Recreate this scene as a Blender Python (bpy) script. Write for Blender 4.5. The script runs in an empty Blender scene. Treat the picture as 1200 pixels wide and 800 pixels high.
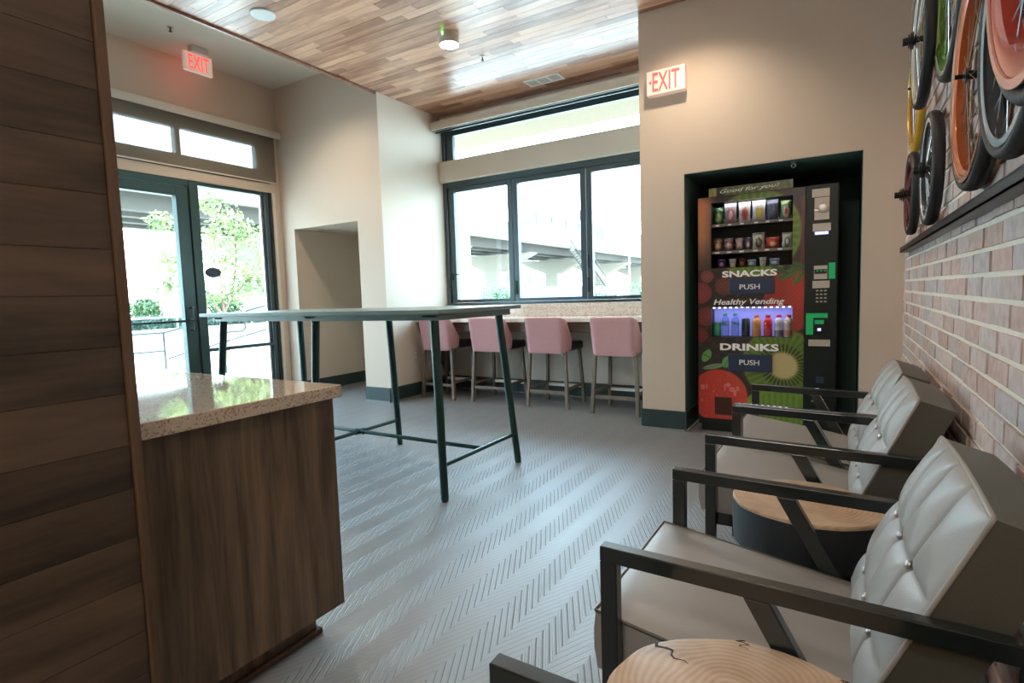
import bpy, bmesh, math, random
import numpy as np
from mathutils import Vector, Matrix
random.seed(7); rng = np.random.RandomState(7)
S = bpy.context.scene
COL = S.collection
PI = math.pi

# ------------------------------------------------------------------ camera
H = 1.15
YAW, PITCH, ROLL, FPX = 0.5424678, 0.0831545, 0.0312332, 649.90
def make_camera():
    cy, sy, cp, sp, cr, sr = (math.cos(YAW), math.sin(YAW), math.cos(PITCH), math.sin(PITCH), math.cos(ROLL), math.sin(ROLL))
    fwd = Vector((-sy*cp, cy*cp, -sp)); right = Vector((cy, sy, 0)); down = fwd.cross(right)
    r2 = cr*right + sr*down; d2 = -sr*right + cr*down
    cam = bpy.data.cameras.new('camera'); o = bpy.data.objects.new('camera', cam); COL.objects.link(o)
    up = -d2; back = -fwd
    m = Matrix(((r2.x, up.x, back.x, 0), (r2.y, up.y, back.y, 0), (r2.z, up.z, back.z, H), (0, 0, 0, 1)))
    o.matrix_world = m
    cam.sensor_width = 36; cam.lens = 36*FPX/1200; cam.clip_start = 0.02; cam.clip_end = 600
    S.camera = o
make_camera()

# ------------------------------------------------------------------ view, sky, sun, big lights
S.view_settings.view_transform = 'Standard'; S.view_settings.look = 'None'
S.view_settings.gamma = 1; S.view_settings.use_curve_mapping = False
S.view_settings.exposure = 0.45
S.render.film_transparent = False
try:
    S.cycles.use_denoising = True; S.cycles.max_bounces = 10; S.cycles.diffuse_bounces = 6
    S.cycles.glossy_bounces = 4; S.cycles.transparent_max_bounces = 16; S.cycles.sample_clamp_indirect = 6
    S.cycles.caustics_reflective = False; S.cycles.caustics_refractive = False
except Exception: pass
SKY_STRENGTH = 13.0
W = bpy.data.worlds.new('sky'); S.world = W; W.use_nodes = True
nt = W.node_tree; nt.nodes.clear()
wo = nt.nodes.new('ShaderNodeOutputWorld'); wb = nt.nodes.new('ShaderNodeBackground')
tc = nt.nodes.new('ShaderNodeTexCoord'); sx = nt.nodes.new('ShaderNodeSeparateXYZ'); rp = nt.nodes.new('ShaderNodeValToRGB')
nt.links.new(tc.outputs['Generated'], sx.inputs[0]); nt.links.new(sx.outputs['Z'], rp.inputs[0]); nt.links.new(rp.outputs[0], wb.inputs[0])
rp.color_ramp.elements[0].position = 0.0; rp.color_ramp.elements[0].color = (0.73, 0.89, 1.0, 1)
rp.color_ramp.elements[1].position = 0.7; rp.color_ramp.elements[1].color = (0.50, 0.75, 1.0, 1)
wb.inputs[1].default_value = SKY_STRENGTH
nt.links.new(wb.outputs[0], wo.inputs[0])

def lamp(name, kind, loc, energy, color=(1, 1, 1), size=0.3, size_y=None, rot=(0, 0, 0), spot=None, blend=0.6):
    l = bpy.data.lights.new(name, kind); l.energy = energy; l.color = color
    if kind == 'AREA':
        l.size = size
        if size_y: l.shape = 'RECTANGLE'; l.size_y = size_y
        else: l.shape = 'DISK'
    elif kind == 'SUN': l.angle = size
    else: l.shadow_soft_size = size
    if spot: l.spot_size = spot; l.spot_blend = blend
    o = bpy.data.objects.new(name, l); o.location = loc; o.rotation_euler = rot; COL.objects.link(o); return o
lamp('sun', 'SUN', (0, 0, 20), 7.0, (1.0, 0.95, 0.87), size=math.radians(1.0), rot=(math.radians(-28), math.radians(22), 0))
WARM = (1.0, 0.84, 0.66)

# ------------------------------------------------------------------ materials
def lin(c):
    return tuple(((v/255)/12.92 if v/255 <= 0.04045 else ((v/255+0.055)/1.055)**2.4) for v in c[:3]) + (1,)
class NT:
    def __init__(s, name):
        s.m = bpy.data.materials.new(name); s.m.use_nodes = True; s.t = s.m.node_tree
        s.b = s.t.nodes['Principled BSDF']
    def n(s, t, **k):
        x = s.t.nodes.new(t)
        for a, v in k.items(): setattr(x, a, v)
        return x
    def l(s, a, b): s.t.links.new(a, b)
    def setv(s, **k):
        for a, v in k.items():
            s.b.inputs[a.replace('_', ' ')].default_value = v
def mat(name, c, rough=0.6, metal=0.0, noise=0.06, scale=8, bump=0.0, bscale=200, spec=0.5, emit=None, es=0, coat=0):
    q = NT(name); q.setv(Roughness=rough, Metallic=metal); q.b.inputs['Specular IOR Level'].default_value = spec
    q.b.inputs['Coat Weight'].default_value = coat
    L = lin(c)
    tcn = q.n('ShaderNodeTexCoord'); nz = q.n('ShaderNodeTexNoise'); nz.inputs['Scale'].default_value = scale; nz.inputs['Detail'].default_value = 4
    q.l(tcn.outputs['Object'], nz.inputs['Vector'])
    mx = q.n('ShaderNodeMix', data_type='RGBA'); q.l(nz.outputs[0], mx.inputs[0])
    mx.inputs[6].default_value = tuple(v*(1-noise) for v in L[:3])+(1,); mx.inputs[7].default_value = tuple(min(1, v*(1+noise)) for v in L[:3])+(1,)
    q.l(mx.outputs[2], q.b.inputs['Base Color'])
    if bump:
        n2 = q.n('ShaderNodeTexNoise'); n2.inputs['Scale'].default_value = bscale; q.l(tcn.outputs['Object'], n2.inputs['Vector'])
        b = q.n('ShaderNodeBump'); b.inputs['Strength'].default_value = bump; b.inputs['Distance'].default_value = 0.002
        q.l(n2.outputs[0], b.inputs['Height']); q.l(b.outputs[0], q.b.inputs['Normal'])
    if emit:
        q.b.inputs['Emission Color'].default_value = lin(emit); q.b.inputs['Emission Strength'].default_value = es
    return q.m
def wood(name, dark, light, axis='X', rough=0.35, scale=9, rnd='object', spread=0.5, coat=0.0, stretch=0.12, cathedral=0.0, use_world=True, tints=None):
    """grain running along the given axis"""
    q = NT(name); q.setv(Roughness=rough); q.b.inputs['Coat Weight'].default_value = coat; q.b.inputs['Coat Roughness'].default_value = 0.27
    g = q.n('ShaderNodeNewGeometry') if use_world else q.n('ShaderNodeTexCoord')
    src = g.outputs['Position'] if use_world else g.outputs['Object']
    mp = q.n('ShaderNodeMapping'); sc = [scale]*3; sc['XYZ'.index(axis)] = scale*stretch; mp.inputs['Scale'].default_value = sc
    if rnd == 'object':
        oi = q.n('ShaderNodeObjectInfo'); r = oi.outputs['Random']
    elif rnd == 'attr':
        at = q.n('ShaderNodeAttribute', attribute_name='rnd'); r = at.outputs['Fac']
    else:
        v = q.n('ShaderNodeValue'); v.outputs[0].default_value = 0.5; r = v.outputs[0]
    mu = q.n('ShaderNodeMath', operation='MULTIPLY'); mu.inputs[1].default_value = 37.0; q.l(r, mu.inputs[0])
    cx = q.n('ShaderNodeCombineXYZ'); [q.l(mu.outputs[0], cx.inputs[i]) for i in range(3)]
    q.l(src, mp.inputs['Vector']); q.l(cx.outputs[0], mp.inputs['Location'])
    nz = q.n('ShaderNodeTexNoise'); nz.inputs['Scale'].default_value = 1.0; nz.inputs['Detail'].default_value = 6; nz.inputs['Distortion'].default_value = 1.2
    q.l(mp.outputs[0], nz.inputs['Vector'])
    n2 = q.n('ShaderNodeTexNoise'); n2.inputs['Scale'].default_value = 7.0; n2.inputs['Detail'].default_value = 3; q.l(mp.outputs[0], n2.inputs['Vector'])
    a = q.n('ShaderNodeMath', operation='MULTIPLY'); a.inputs[1].default_value = 0.35; q.l(n2.outputs[0], a.inputs[0])
    b = q.n('ShaderNodeMath', operation='ADD'); q.l(nz.outputs[0], b.inputs[0]); q.l(a.outputs[0], b.inputs[1])
    c = q.n('ShaderNodeMath', operation='MULTIPLY_ADD'); c.inputs[1].default_value = spread; q.l(r, c.inputs[0])
    d = q.n('ShaderNodeMath', operation='SUBTRACT'); d.inputs[1].default_value = 0.68 - 0.5 + spread/2; q.l(b.outputs[0], d.inputs[0]); q.l(d.outputs[0], c.inputs[2])
    ramp = q.n('ShaderNodeValToRGB'); ramp.color_ramp.elements[0].position = 0.2; ramp.color_ramp.elements[1].position = 0.8
    ramp.color_ramp.elements[0].color = lin(dark); ramp.color_ramp.elements[1].color = lin(light)
    q.l(c.outputs[0], ramp.inputs[0]); q.l(ramp.outputs[0], q.b.inputs['Base Color'])
    bp = q.n('ShaderNodeBump'); bp.inputs['Strength'].default_value = 0.15; bp.inputs['Distance'].default_value = 0.001
    q.l(n2.outputs[0], bp.inputs['Height']); q.l(bp.outputs[0], q.b.inputs['Normal'])
    return q.m
def speckled(name, base, spots, rough=0.12, scale=260):
    q = NT(name); q.setv(Roughness=rough); q.b.inputs['Coat Weight'].default_value = 0.3
    tcn = q.n('ShaderNodeTexCoord')
    v = q.n('ShaderNodeTexVoronoi'); v.inputs['Scale'].default_value = scale*0.45; q.l(tcn.outputs['Object'], v.inputs['Vector'])
    r = q.n('ShaderNodeValToRGB'); r.color_ramp.interpolation = 'CONSTANT'
    els = r.color_ramp.elements; els[0].position = 0; els[0].color = lin(spots[0]); els[1].position = 0.13; els[1].color = lin(base)
    for p, cc in ((0.5, tuple(min(255, x+10) for x in base)), (0.72, spots[1]), (0.8, base), (0.93, spots[2])):
        e = els.new(p); e.color = lin(cc)
    sp = q.n('ShaderNodeSeparateColor'); q.l(v.outputs['Color'], sp.inputs[0]); q.l(sp.outputs[0], r.inputs[0]); q.l(r.outputs[0], q.b.inputs['Base Color'])
    return q.m
def brick_mat(name, rnd):
    q = NT(name); q.setv(Roughness=0.75)
    if rnd == 'object': r = q.n('ShaderNodeObjectInfo').outputs['Random']
    else: r = q.n('ShaderNodeAttribute', attribute_name='rnd').outputs['Fac']
    g = q.n('ShaderNodeNewGeometry'); nz = q.n('ShaderNodeTexNoise'); nz.inputs['Scale'].default_value = 28; nz.inputs['Detail'].default_value = 6; q.l(g.outputs['Position'], nz.inputs['Vector'])
    ramp = q.n('ShaderNodeValToRGB'); e = ramp.color_ramp.elements
    e[0].position = 0; e[0].color = lin((196, 164, 152)); e[1].position = 1; e[1].color = lin((186, 168, 162))
    for p, c in ((0.2, (206, 178, 168)), (0.4, (212, 192, 184)), (0.6, (190, 182, 182)), (0.8, (214, 194, 186))):
        x = e.new(p); x.color = lin(c)
    q.l(r, ramp.inputs[0])
    mx = q.n('ShaderNodeMix', data_type='RGBA', blend_type='MULTIPLY'); mx.inputs[0].default_value = 0.55
    r2 = q.n('ShaderNodeValToRGB'); r2.color_ramp.elements[0].position = 0.3; r2.color_ramp.elements[0].color = (0.62, 0.54, 0.50, 1); r2.color_ramp.elements[1].position = 0.6; r2.color_ramp.elements[1].color = (1, 1, 1, 1)
    q.l(nz.outputs[0], r2.inputs[0]); q.l(ramp.outputs[0], mx.inputs[6]); q.l(r2.outputs[0], mx.inputs[7]); q.l(mx.outputs[2], q.b.inputs['Base Color'])
    b = q.n('ShaderNodeBump'); b.inputs['Strength'].default_value = 0.5; b.inputs['Distance'].default_value = 0.004; q.l(nz.outputs[0], b.inputs['Height']); q.l(b.outputs[0], q.b.inputs['Normal'])
    return q.m
def glass_mat(name, tint=(0.93, 0.97, 0.96), refl=0.08, rough=0.0):
    m = bpy.data.materials.new(name); m.use_nodes = True; t = m.node_tree; t.nodes.clear()
    o = t.nodes.new('ShaderNodeOutputMaterial'); mx = t.nodes.new('ShaderNodeMixShader'); tr = t.nodes.new('ShaderNodeBsdfTransparent'); gl = t.nodes.new('ShaderNodeBsdfGlossy')
    fr = t.nodes.new('ShaderNodeLayerWeight'); fr.inputs[0].default_value = 0.25
    mu = t.nodes.new('ShaderNodeMath'); mu.operation = 'MULTIPLY'; mu.inputs[1].default_value = refl*4
    t.links.new(fr.outputs['Fresnel'], mu.inputs[0]); t.links.new(mu.outputs[0], mx.inputs[0])
    tr.inputs[0].default_value = tint+(1,); gl.inputs['Roughness'].default_value = rough
    t.links.new(tr.outputs[0], mx.inputs[1]); t.links.new(gl.outputs[0], mx.inputs[2]); t.links.new(mx.outputs[0], o.inputs[0])
    return m
def mesh_shade_mat(name, c, open_=0.5):
    m = bpy.data.materials.new(name); m.use_nodes = True; t = m.node_tree; t.nodes.clear()
    o = t.nodes.new('ShaderNodeOutputMaterial'); mx = t.nodes.new('ShaderNodeMixShader'); tr = t.nodes.new('ShaderNodeBsdfTransparent'); d = t.nodes.new('ShaderNodeBsdfDiffuse')
    d.inputs[0].default_value = lin(c); mx.inputs[0].default_value = 1-open_
    t.links.new(tr.outputs[0], mx.inputs[1]); t.links.new(d.outputs[0], mx.inputs[2]); t.links.new(mx.outputs[0], o.inputs[0]); return m
def attr_mat(name, attr='print', rough=0.3, emis=0.0):
    q = NT(name); q.setv(Roughness=rough); a = q.n('ShaderNodeAttribute', attribute_name=attr); q.l(a.outputs['Color'], q.b.inputs['Base Color'])
    if emis: q.l(a.outputs['Color'], q.b.inputs['Emission Color']); q.b.inputs['Emission Strength'].default_value = emis
    return q.m
def carpet_mat():
    q = NT('herringbone_carpet'); q.setv(Roughness=0.45); q.b.inputs['Specular IOR Level'].default_value = 1.0; q.b.inputs['Coat Weight'].default_value = 0.35; q.b.inputs['Coat Roughness'].default_value = 0.4
    g = q.n('ShaderNodeNewGeometry'); s = q.n('ShaderNodeSeparateXYZ'); q.l(g.outputs['Position'], s.inputs[0])
    M = lambda op, a, b=None, c=None: _m(q, op, a, b, c)
    x = M('ADD', s.outputs[0], 0.776 + 97*0.194); xm = M('MODULO', x, 0.194)
    tri = M('ABSOLUTE', M('SUBTRACT', xm, 0.097))
    ph = M('DIVIDE', M('ADD', M('MULTIPLY', tri, 1.95), M('ADD', s.outputs[1], 40)), 0.048)
    fr = M('FRACT', ph)
    big = M('SMOOTH_MIN', M('MULTIPLY', M('ABSOLUTE', M('SUBTRACT', fr, 0.5)), 7.0), 1.0, 0.2)     # 0 in the groove
    fine = M('MULTIPLY_ADD', M('SINE', M('MULTIPLY', ph, 6*PI)), 0.5, 0.5)
    # seams where the strips change direction
    hgt = M('ADD', M('MULTIPLY', big, 0.75), M('MULTIPLY', fine, 0.25))
    # view-dependent groove shade put into colour and bump, stronger on every other strip
    strip = M('GREATER_THAN', xm, 0.097)
    nz = q.n('ShaderNodeTexNoise'); nz.inputs['Scale'].default_value = 350; q.l(g.outputs['Position'], nz.inputs['Vector'])
    n2 = q.n('ShaderNodeTexNoise'); n2.inputs['Scale'].default_value = 2.5; q.l(g.outputs['Position'], n2.inputs['Vector'])
    h2 = M('ADD', hgt, M('MULTIPLY', nz.outputs[0], 0.4))
    depth = M('MULTIPLY_ADD', strip, 0.72, 0.28)
    val = M('MULTIPLY', M('SUBTRACT', h2, 1.0), depth)
    r = q.n('ShaderNodeValToRGB'); e = r.color_ramp.elements
    e[0].position = 0.3; e[0].color = lin((58, 62, 63)); e[1].position = 1.0; e[1].color = lin((134, 139, 142))
    q.l(M('ADD', val, M('MULTIPLY_ADD', n2.outputs[0], 0.16, 0.82)), r.inputs[0]); q.l(r.outputs[0], q.b.inputs['Base Color'])
    b = q.n('ShaderNodeBump'); b.inputs['Strength'].default_value = 0.6; b.inputs['Distance'].default_value = 0.004; q.l(val, b.inputs['Height']); q.l(b.outputs[0], q.b.inputs['Normal'])
    return q.m
def _m(q, op, a, b=None, c=None):
    n = q.n('ShaderNodeMath', operation=op)
    for i, v in enumerate((a, b, c)):
        if v is None: continue
        if isinstance(v, (int, float)): n.inputs[i].default_value = v
        else: q.l(v, n.inputs[i])
    return n.outputs[0]
def rings_mat():
    q = NT('stump_end_grain'); q.setv(Roughness=0.35)
    t = q.n('ShaderNodeTexCoord'); mp = q.n('ShaderNodeMapping'); mp.inputs['Location'].default_value = (0.03, -0.02, 0); q.l(t.outputs['Object'], mp.inputs['Vector'])
    nz = q.n('ShaderNodeTexNoise'); nz.inputs['Scale'].default_value = 5; q.l(mp.outputs[0], nz.inputs['Vector'])
    s = q.n('ShaderNodeSeparateXYZ'); q.l(mp.outputs[0], s.inputs[0])
    M = lambda op, a, b=None, c=None: _m(q, op, a, b, c)
    rad = M('SQRT', M('ADD', M('POWER', s.outputs[0], 2), M('POWER', s.outputs[1], 2)))
    ph = M('ADD', M('MULTIPLY', rad, 520), M('MULTIPLY', nz.outputs[0], 46))
    w = M('MULTIPLY_ADD', M('SINE', ph), 0.5, 0.5)
    n3 = q.n('ShaderNodeTexNoise'); n3.inputs['Scale'].default_value = 9; n3.inputs['Detail'].default_value = 5; q.l(mp.outputs[0], n3.inputs['Vector'])
    f = M('ADD', M('MULTIPLY', w, 0.14), M('MULTIPLY', n3.outputs[0], 0.9))
    r = q.n('ShaderNodeValToRGB'); e = r.color_ramp.elements; e[0].position = 0.3; e[0].color = lin((176, 138, 106)); e[1].position = 0.85; e[1].color = lin((228, 206, 178))
    q.l(f, r.inputs[0]); q.l(r.outputs[0], q.b.inputs['Base Color']); return q.m
def leaf_mat(name, c1, c2):
    q = NT(name); q.setv(Roughness=0.6)
    g = q.n('ShaderNodeNewGeometry'); nz = q.n('ShaderNodeTexNoise'); nz.inputs['Scale'].default_value = 2.2; q.l(g.outputs['Position'], nz.inputs['Vector'])
    r = q.n('ShaderNodeValToRGB'); r.color_ramp.elements[0].position = 0.35; r.color_ramp.elements[0].color = lin(c1); r.color_ramp.elements[1].position = 0.65; r.color_ramp.elements[1].color = lin(c2)
    q.l(nz.outputs[0], r.inputs[0]); q.l(r.outputs[0], q.b.inputs['Base Color'])
    q.b.inputs['Subsurface Weight'].default_value = 0.0
    return q.m

M = dict(
 wall=mat('beige_wall_paint', (210, 192, 173), 0.75, noise=0.03, scale=1.5, bump=0.15, bscale=120),
 wall_daylit=mat('daylit_wall_paint', (224, 214, 200), 0.7, noise=0.02, scale=1.5, bump=0.15, bscale=120),  # wall paint made paler: window light in the bay put into the colour
 grayceil=mat('greige_ceiling_paint', (218, 203, 183), 0.8, noise=0.03),
 trimbeige=mat('beige_trim_paint', (222, 212, 196), 0.55, noise=0.02),
 slate=mat('slate_aluminium', (78, 92, 97), 0.35, 0.5, noise=0.05),
 doorgreen=mat('dark_green_aluminium', (54, 76, 73), 0.35, 0.45, noise=0.05),
 basegreen=mat('dark_green_baseboard', (46, 64, 64), 0.4, noise=0.06),
 shoe=mat('pale_shoe_moulding', (138, 146, 142), 0.4),
 alcove=mat('charcoal_green_paint', (92, 120, 111), 0.6, noise=0.08, scale=3),
 carpet=carpet_mat(), brick=brick_mat('painted_brick', 'object'), brick_s=brick_mat('painted_brick_joined', 'attr'),
 mortar=mat('cream_mortar', (234, 227, 211), 0.9, noise=0.1, scale=40, bump=0.6, bscale=90),
 ceilwood=wood('ceiling_boards', (146, 92, 66), (232, 180, 148), 'X', 0.32, 11, 'object', 0.6, coat=1.0),
 ceilwood_s=wood('ceiling_boards_joined', (146, 92, 66), (232, 180, 148), 'X', 0.32, 11, 'attr', 0.6, coat=1.0),
 walnut=wood('walnut_boards', (52, 43, 35), (114, 92, 73), 'Y', 0.42, 8, 'object', 0.35),
 walnut_v=wood('walnut_veneer', (46, 38, 31), (142, 116, 90), 'Z', 0.42, 15, 'none', 0.0, stretch=0.07),
 walnut_edge=wood('walnut_edge', (82, 63, 48), (116, 90, 68), 'Z', 0.4, 14, 'none', 0.0),
 walnut_x=wood('walnut_apron', (66, 52, 44), (128, 106, 90), 'X', 0.45, 12, 'none', 0.0),
 stone=speckled('speckled_stone', (222, 212, 202), ((186, 162, 144), (206, 190, 178), (232, 226, 218)), scale=300),
 quartz=speckled('white_quartz', (236, 230, 222), ((214, 202, 190), (226, 218, 208), (240, 236, 230)), scale=300), stonepol=speckled('polished_speckled_stone', (206, 188, 168), ((170, 142, 118), (192, 172, 152), (214, 202, 186)), rough=0.05, scale=520),
 blackframe=mat('black_green_steel', (24, 32, 32), 0.3, 0.0, noise=0.1, coat=0.5),
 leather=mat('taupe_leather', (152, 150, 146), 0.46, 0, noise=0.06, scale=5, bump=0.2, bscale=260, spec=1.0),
 leather_shaded=mat('taupe_leather_shaded', (84, 82, 73), 0.42, 0, noise=0.06, scale=5, bump=0.25, bscale=260),  # same leather darkened: shade on the chair sides put into the colour
 piping=mat('leather_piping', (160, 156, 148), 0.35),
 tablegreen=mat('green_grey_laminate', (126, 144, 137), 0.38, 0.1, noise=0.04),
 tableleg=mat('green_steel_tube', (46, 74, 70), 0.3, 0.45, noise=0.06),
 pink=mat('dusty_pink_fabric', (196, 150, 152), 0.9, noise=0.08, scale=60, bump=0.5, bscale=500),
 stoolseat=mat('dark_seat_vinyl', (40, 46, 46), 0.45),
 stoolleg=wood('greyed_stool_wood', (92, 80, 70), (134, 122, 108), 'Z', 0.5, 14, 'object', 0.2),
 stumptop=rings_mat(), bark=mat('black_stained_bark', (34, 38, 42), 0.5, noise=0.3, scale=12, bump=0.8, bscale=30),
 glass=glass_mat('clear_glass'), vglass=glass_mat('machine_glass', (0.95, 0.96, 0.97), 0.05),
 shade=mesh_shade_mat('solar_shade_mesh', (158, 146, 130), 0.45),
 white=mat('white_plastic', (244, 242, 238), 0.4), offwhite=mat('warm_white_plastic', (214, 206, 194), 0.45),
 steel=mat('brushed_steel', (186, 186, 184), 0.28, 1.0), darksteel=mat('dark_steel', (52, 56, 58), 0.35, 0.8),
 chrome=mat('chrome', (215, 217, 220), 0.12, 1.0),
 red=mat('lit_red_letters', (255, 80, 70), 0.5, emit=(255, 84, 74), es=0.9),
 signface=mat('exit_sign_face', (226, 222, 210), 0.45, emit=(255, 190, 175), es=0.22),
 lightdisc=mat('lit_lens', (255, 250, 240), 0.5, emit=(255, 246, 232), es=14),
 blackp=mat('black_plastic', (24, 27, 28), 0.4), vblack=mat('machine_black', (24, 34, 31), 0.35, 0.2),
 navy=mat('navy_flap', (44, 58, 82), 0.35), letter=mat('white_print', (222, 218, 212), 0.5, emit=(222, 218, 212), es=0.12),
 ggreen=mat('green_sticker', (24, 168, 96), 0.4, emit=(24, 168, 96), es=0.15),
 plate=mat('label_plate', (196, 186, 172), 0.4), bluelcd=mat('lit_display', (190, 190, 255), 0.4, emit=(180, 180, 255), es=1.2),
 lavender=mat('lit_drink_backing', (132, 132, 200), 0.6, emit=(140, 145, 225), es=0.35),
 led=mat('led_strip', (230, 235, 255), 0.4, emit=(225, 232, 255), es=5.0),
 tray=mat('grey_tray_edge', (128, 118, 110), 0.45, 0.3), trayin=mat('dark_cavity', (30, 34, 36), 0.6),
 print_=attr_mat('fruit_print', rough=0.28, emis=0.05),
 tyre=mat('tyre_rubber', (30, 31, 32), 0.55, noise=0.15, scale=30, bump=0.7, bscale=90),
 grnled=mat('green_status_led', (120, 255, 120), 0.4, emit=(120, 255, 120), es=5),
 pavement=mat('pale_pavement', (196, 192, 184), 0.9, noise=0.06, scale=0.5), asphalt=mat('light_asphalt', (176, 176, 174), 0.9, noise=0.08, scale=0.4),
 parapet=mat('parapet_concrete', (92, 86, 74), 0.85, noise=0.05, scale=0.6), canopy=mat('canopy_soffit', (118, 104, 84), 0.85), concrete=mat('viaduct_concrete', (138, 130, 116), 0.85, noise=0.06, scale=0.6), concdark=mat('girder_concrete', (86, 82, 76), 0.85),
 leaf=leaf_mat('tree_leaf', (88, 108, 60), (144, 154, 96)), hedge=leaf_mat('hedge_leaf', (40, 64, 54), (64, 90, 74)),
 shrub=leaf_mat('shrub_leaf', (60, 92, 58), (100, 124, 82)), trunk=mat('pale_bark', (110, 90, 74), 0.9, noise=0.2, scale=20),
 paint_blue=mat('pale_blue_panel', (100, 118, 132), 0.7), farwall=mat('pale_render', (104, 104, 104), 0.85), farglass=mat('dark_far_glass', (50, 58, 68), 0.3),
)

# ------------------------------------------------------------------ mesh helpers
class MB:
    def __init__(s): s.v = []; s.f = []; s.rnd = None
    def box(s, x0, x1, y0, y1, z0, z1):
        i = len(s.v); s.v += [(x, y, z) for z in (z0, z1) for y in (y0, y1) for x in (x0, x1)]
        s.f += [(i, i+2, i+3, i+1), (i+4, i+5, i+7, i+6), (i, i+1, i+5, i+4), (i+2, i+6, i+7, i+3), (i, i+4, i+6, i+2), (i+1, i+3, i+7, i+5)]; return s
    def prism(s, poly, axis, a, b):
        """poly: 2D points in the plane of the other two axes, extruded a..b along axis"""
        i = len(s.v); n = len(poly)
        for t in (a, b):
            for (p, q) in poly:
                s.v.append((t, p, q) if axis == 'X' else (p, t, q) if axis == 'Y' else (p, q, t))
        s.f.append(tuple(range(i, i+n))); s.f.append(tuple(range(i+2*n-1, i+n-1, -1)))
        for k in range(n): s.f.append((i+k, i+n+k, i+n+(k+1) % n, i+(k+1) % n)[::-1])
        return s
    def tube(s, pts, r, n=10, cap=True, squash=None):
        pts = [Vector(p) for p in pts]; rr = r if isinstance(r, (list, tuple)) else [r]*len(pts)
        i0 = len(s.v); prev = None
        for k, p in enumerate(pts):
            d = (pts[min(k+1, len(pts)-1)] - pts[max(k-1, 0)]).normalized()
            if prev is None:
                u = d.cross(Vector((0, 0, 1)) if abs(d.z) < 0.9 else Vector((1, 0, 0))).normalized()
            else: u = (prev - d*prev.dot(d)).normalized()
            prev = u; w = d.cross(u)
            for a in range(n):
                t = 2*PI*a/n; q = p + rr[k]*(math.cos(t)*u + math.sin(t)*w); s.v.append(tuple(q))
        for k in range(len(pts)-1):
            for a in range(n):
                b = (a+1) % n; A = i0+k*n; s.f.append((A+a, A+b, A+n+b, A+n+a))
        if cap: s.f.append(tuple(range(i0+n-1, i0-1, -1))); s.f.append(tuple(range(i0+(len(pts)-1)*n, i0+len(pts)*n)))
        return s
    def bar(s, p, q, w, h, up=(0, 0, 1)):
        """rectangular bar from p to q"""
        p, q = Vector(p), Vector(q); d = (q-p).normalized(); u = Vector(up); u = (u-d*u.dot(d)).normalized(); sd = d.cross(u)
        i = len(s.v)
        for c in (p, q):
            for (a, b) in ((-1, -1), (1, -1), (1, 1), (-1, 1)): s.v.append(tuple(c+sd*a*w/2+u*b*h/2))
        s.f += [(i, i+3, i+2, i+1), (i+4, i+5, i+6, i+7)] + [(i+k, i+(k+1) % 4, i+4+(k+1) % 4, i+4+k) for k in range(4)]; return s
    def lathe(s, prof, c=(0, 0, 0), axis='Z', n=24, wob=None):
        i0 = len(s.v)
        for (r, h) in prof:
            for a in range(n):
                t = 2*PI*a/n; rr = r*(wob(t, h) if wob else 1); x, y = rr*math.cos(t), rr*math.sin(t)
                s.v.append((c[0]+x, c[1]+y, c[2]+h) if axis == 'Z' else (c[0]+h, c[1]+x, c[2]+y) if axis == 'X' else (c[0]+y, c[1]+h, c[2]+x))
        for k in range(len(prof)-1):
            for a in range(n):
                b = (a+1) % n; A = i0+k*n; s.f.append((A+a, A+b, A+n+b, A+n+a))
        s.f.append(tuple(range(i0+n-1, i0-1, -1))); s.f.append(tuple(range(i0+(len(prof)-1)*n, i0+len(prof)*n))); return s
    def grid(s, fn, nu, nv, closed_u=False):
        i0 = len(s.v)
        for j in range(nv+1):
            for i in range(nu+(0 if closed_u else 1)): s.v.append(tuple(fn(i/nu, j/nv)))
        w = nu if closed_u else nu+1
        for j in range(nv):
            for i in range(nu):
                b = (i+1) % w; s.f.append((i0+j*w+i, i0+j*w+b, i0+(j+1)*w+b, i0+(j+1)*w+i))
        return s
    def build(s, name, m, parent=None, smooth=False, bevel=0, solid=0, sub=0, loc=None):
        me = bpy.data.meshes.new(name); me.from_pydata([tuple(v) for v in s.v], [], s.f); me.update()
        bm = bmesh.new(); bm.from_mesh(me); bmesh.ops.recalc_face_normals(bm, faces=bm.faces); bm.to_mesh(me); bm.free()
        if smooth:
            for p in me.polygons: p.use_smooth = True
            if smooth == 'angle':
                try: me.set_sharp_from_angle(angle=math.radians(35))
                except Exception: pass
        me.materials.append(m)
        o = bpy.data.objects.new(name, me); COL.objects.link(o)
        if parent: o.parent = parent
        if loc is not None: o.location = loc
        if solid: md = o.modifiers.new('solidify', 'SOLIDIFY'); md.thickness = solid; md.offset = -1
        if bevel: md = o.modifiers.new('bevel', 'BEVEL'); md.width = bevel; md.segments = 2; md.limit_method = 'ANGLE'; md.harden_normals = False
        if sub: md = o.modifiers.new('sub', 'SUBSURF'); md.levels = sub; md.render_levels = sub
        return o
def box(name, m, x0, x1, y0, y1, z0, z1, parent=None, bevel=0): return MB().box(x0, x1, y0, y1, z0, z1).build(name, m, parent, bevel=bevel)
def tag(o, label=None, cat=None, group=None, kind=None):
    if label: o['label'] = label
    if cat: o['category'] = cat
    if group: o['group'] = group
    if kind: o['kind'] = kind
    return o
def empty(name, loc, rz=0, **k):
    o = bpy.data.objects.new(name, None); COL.objects.link(o); o.location = loc; o.rotation_euler = (0, 0, rz); o.empty_display_size = 0.1
    return tag(o, **k)
def kids(o): return list(o.children)
def copy_tree(o, parent=None):
    c = o.copy(); COL.objects.link(c)
    c.parent = parent
    for ch in kids(o): copy_tree(ch, c)
    return c
def struct(o, label, cat): return tag(o, label, cat, kind='structure')
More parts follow.
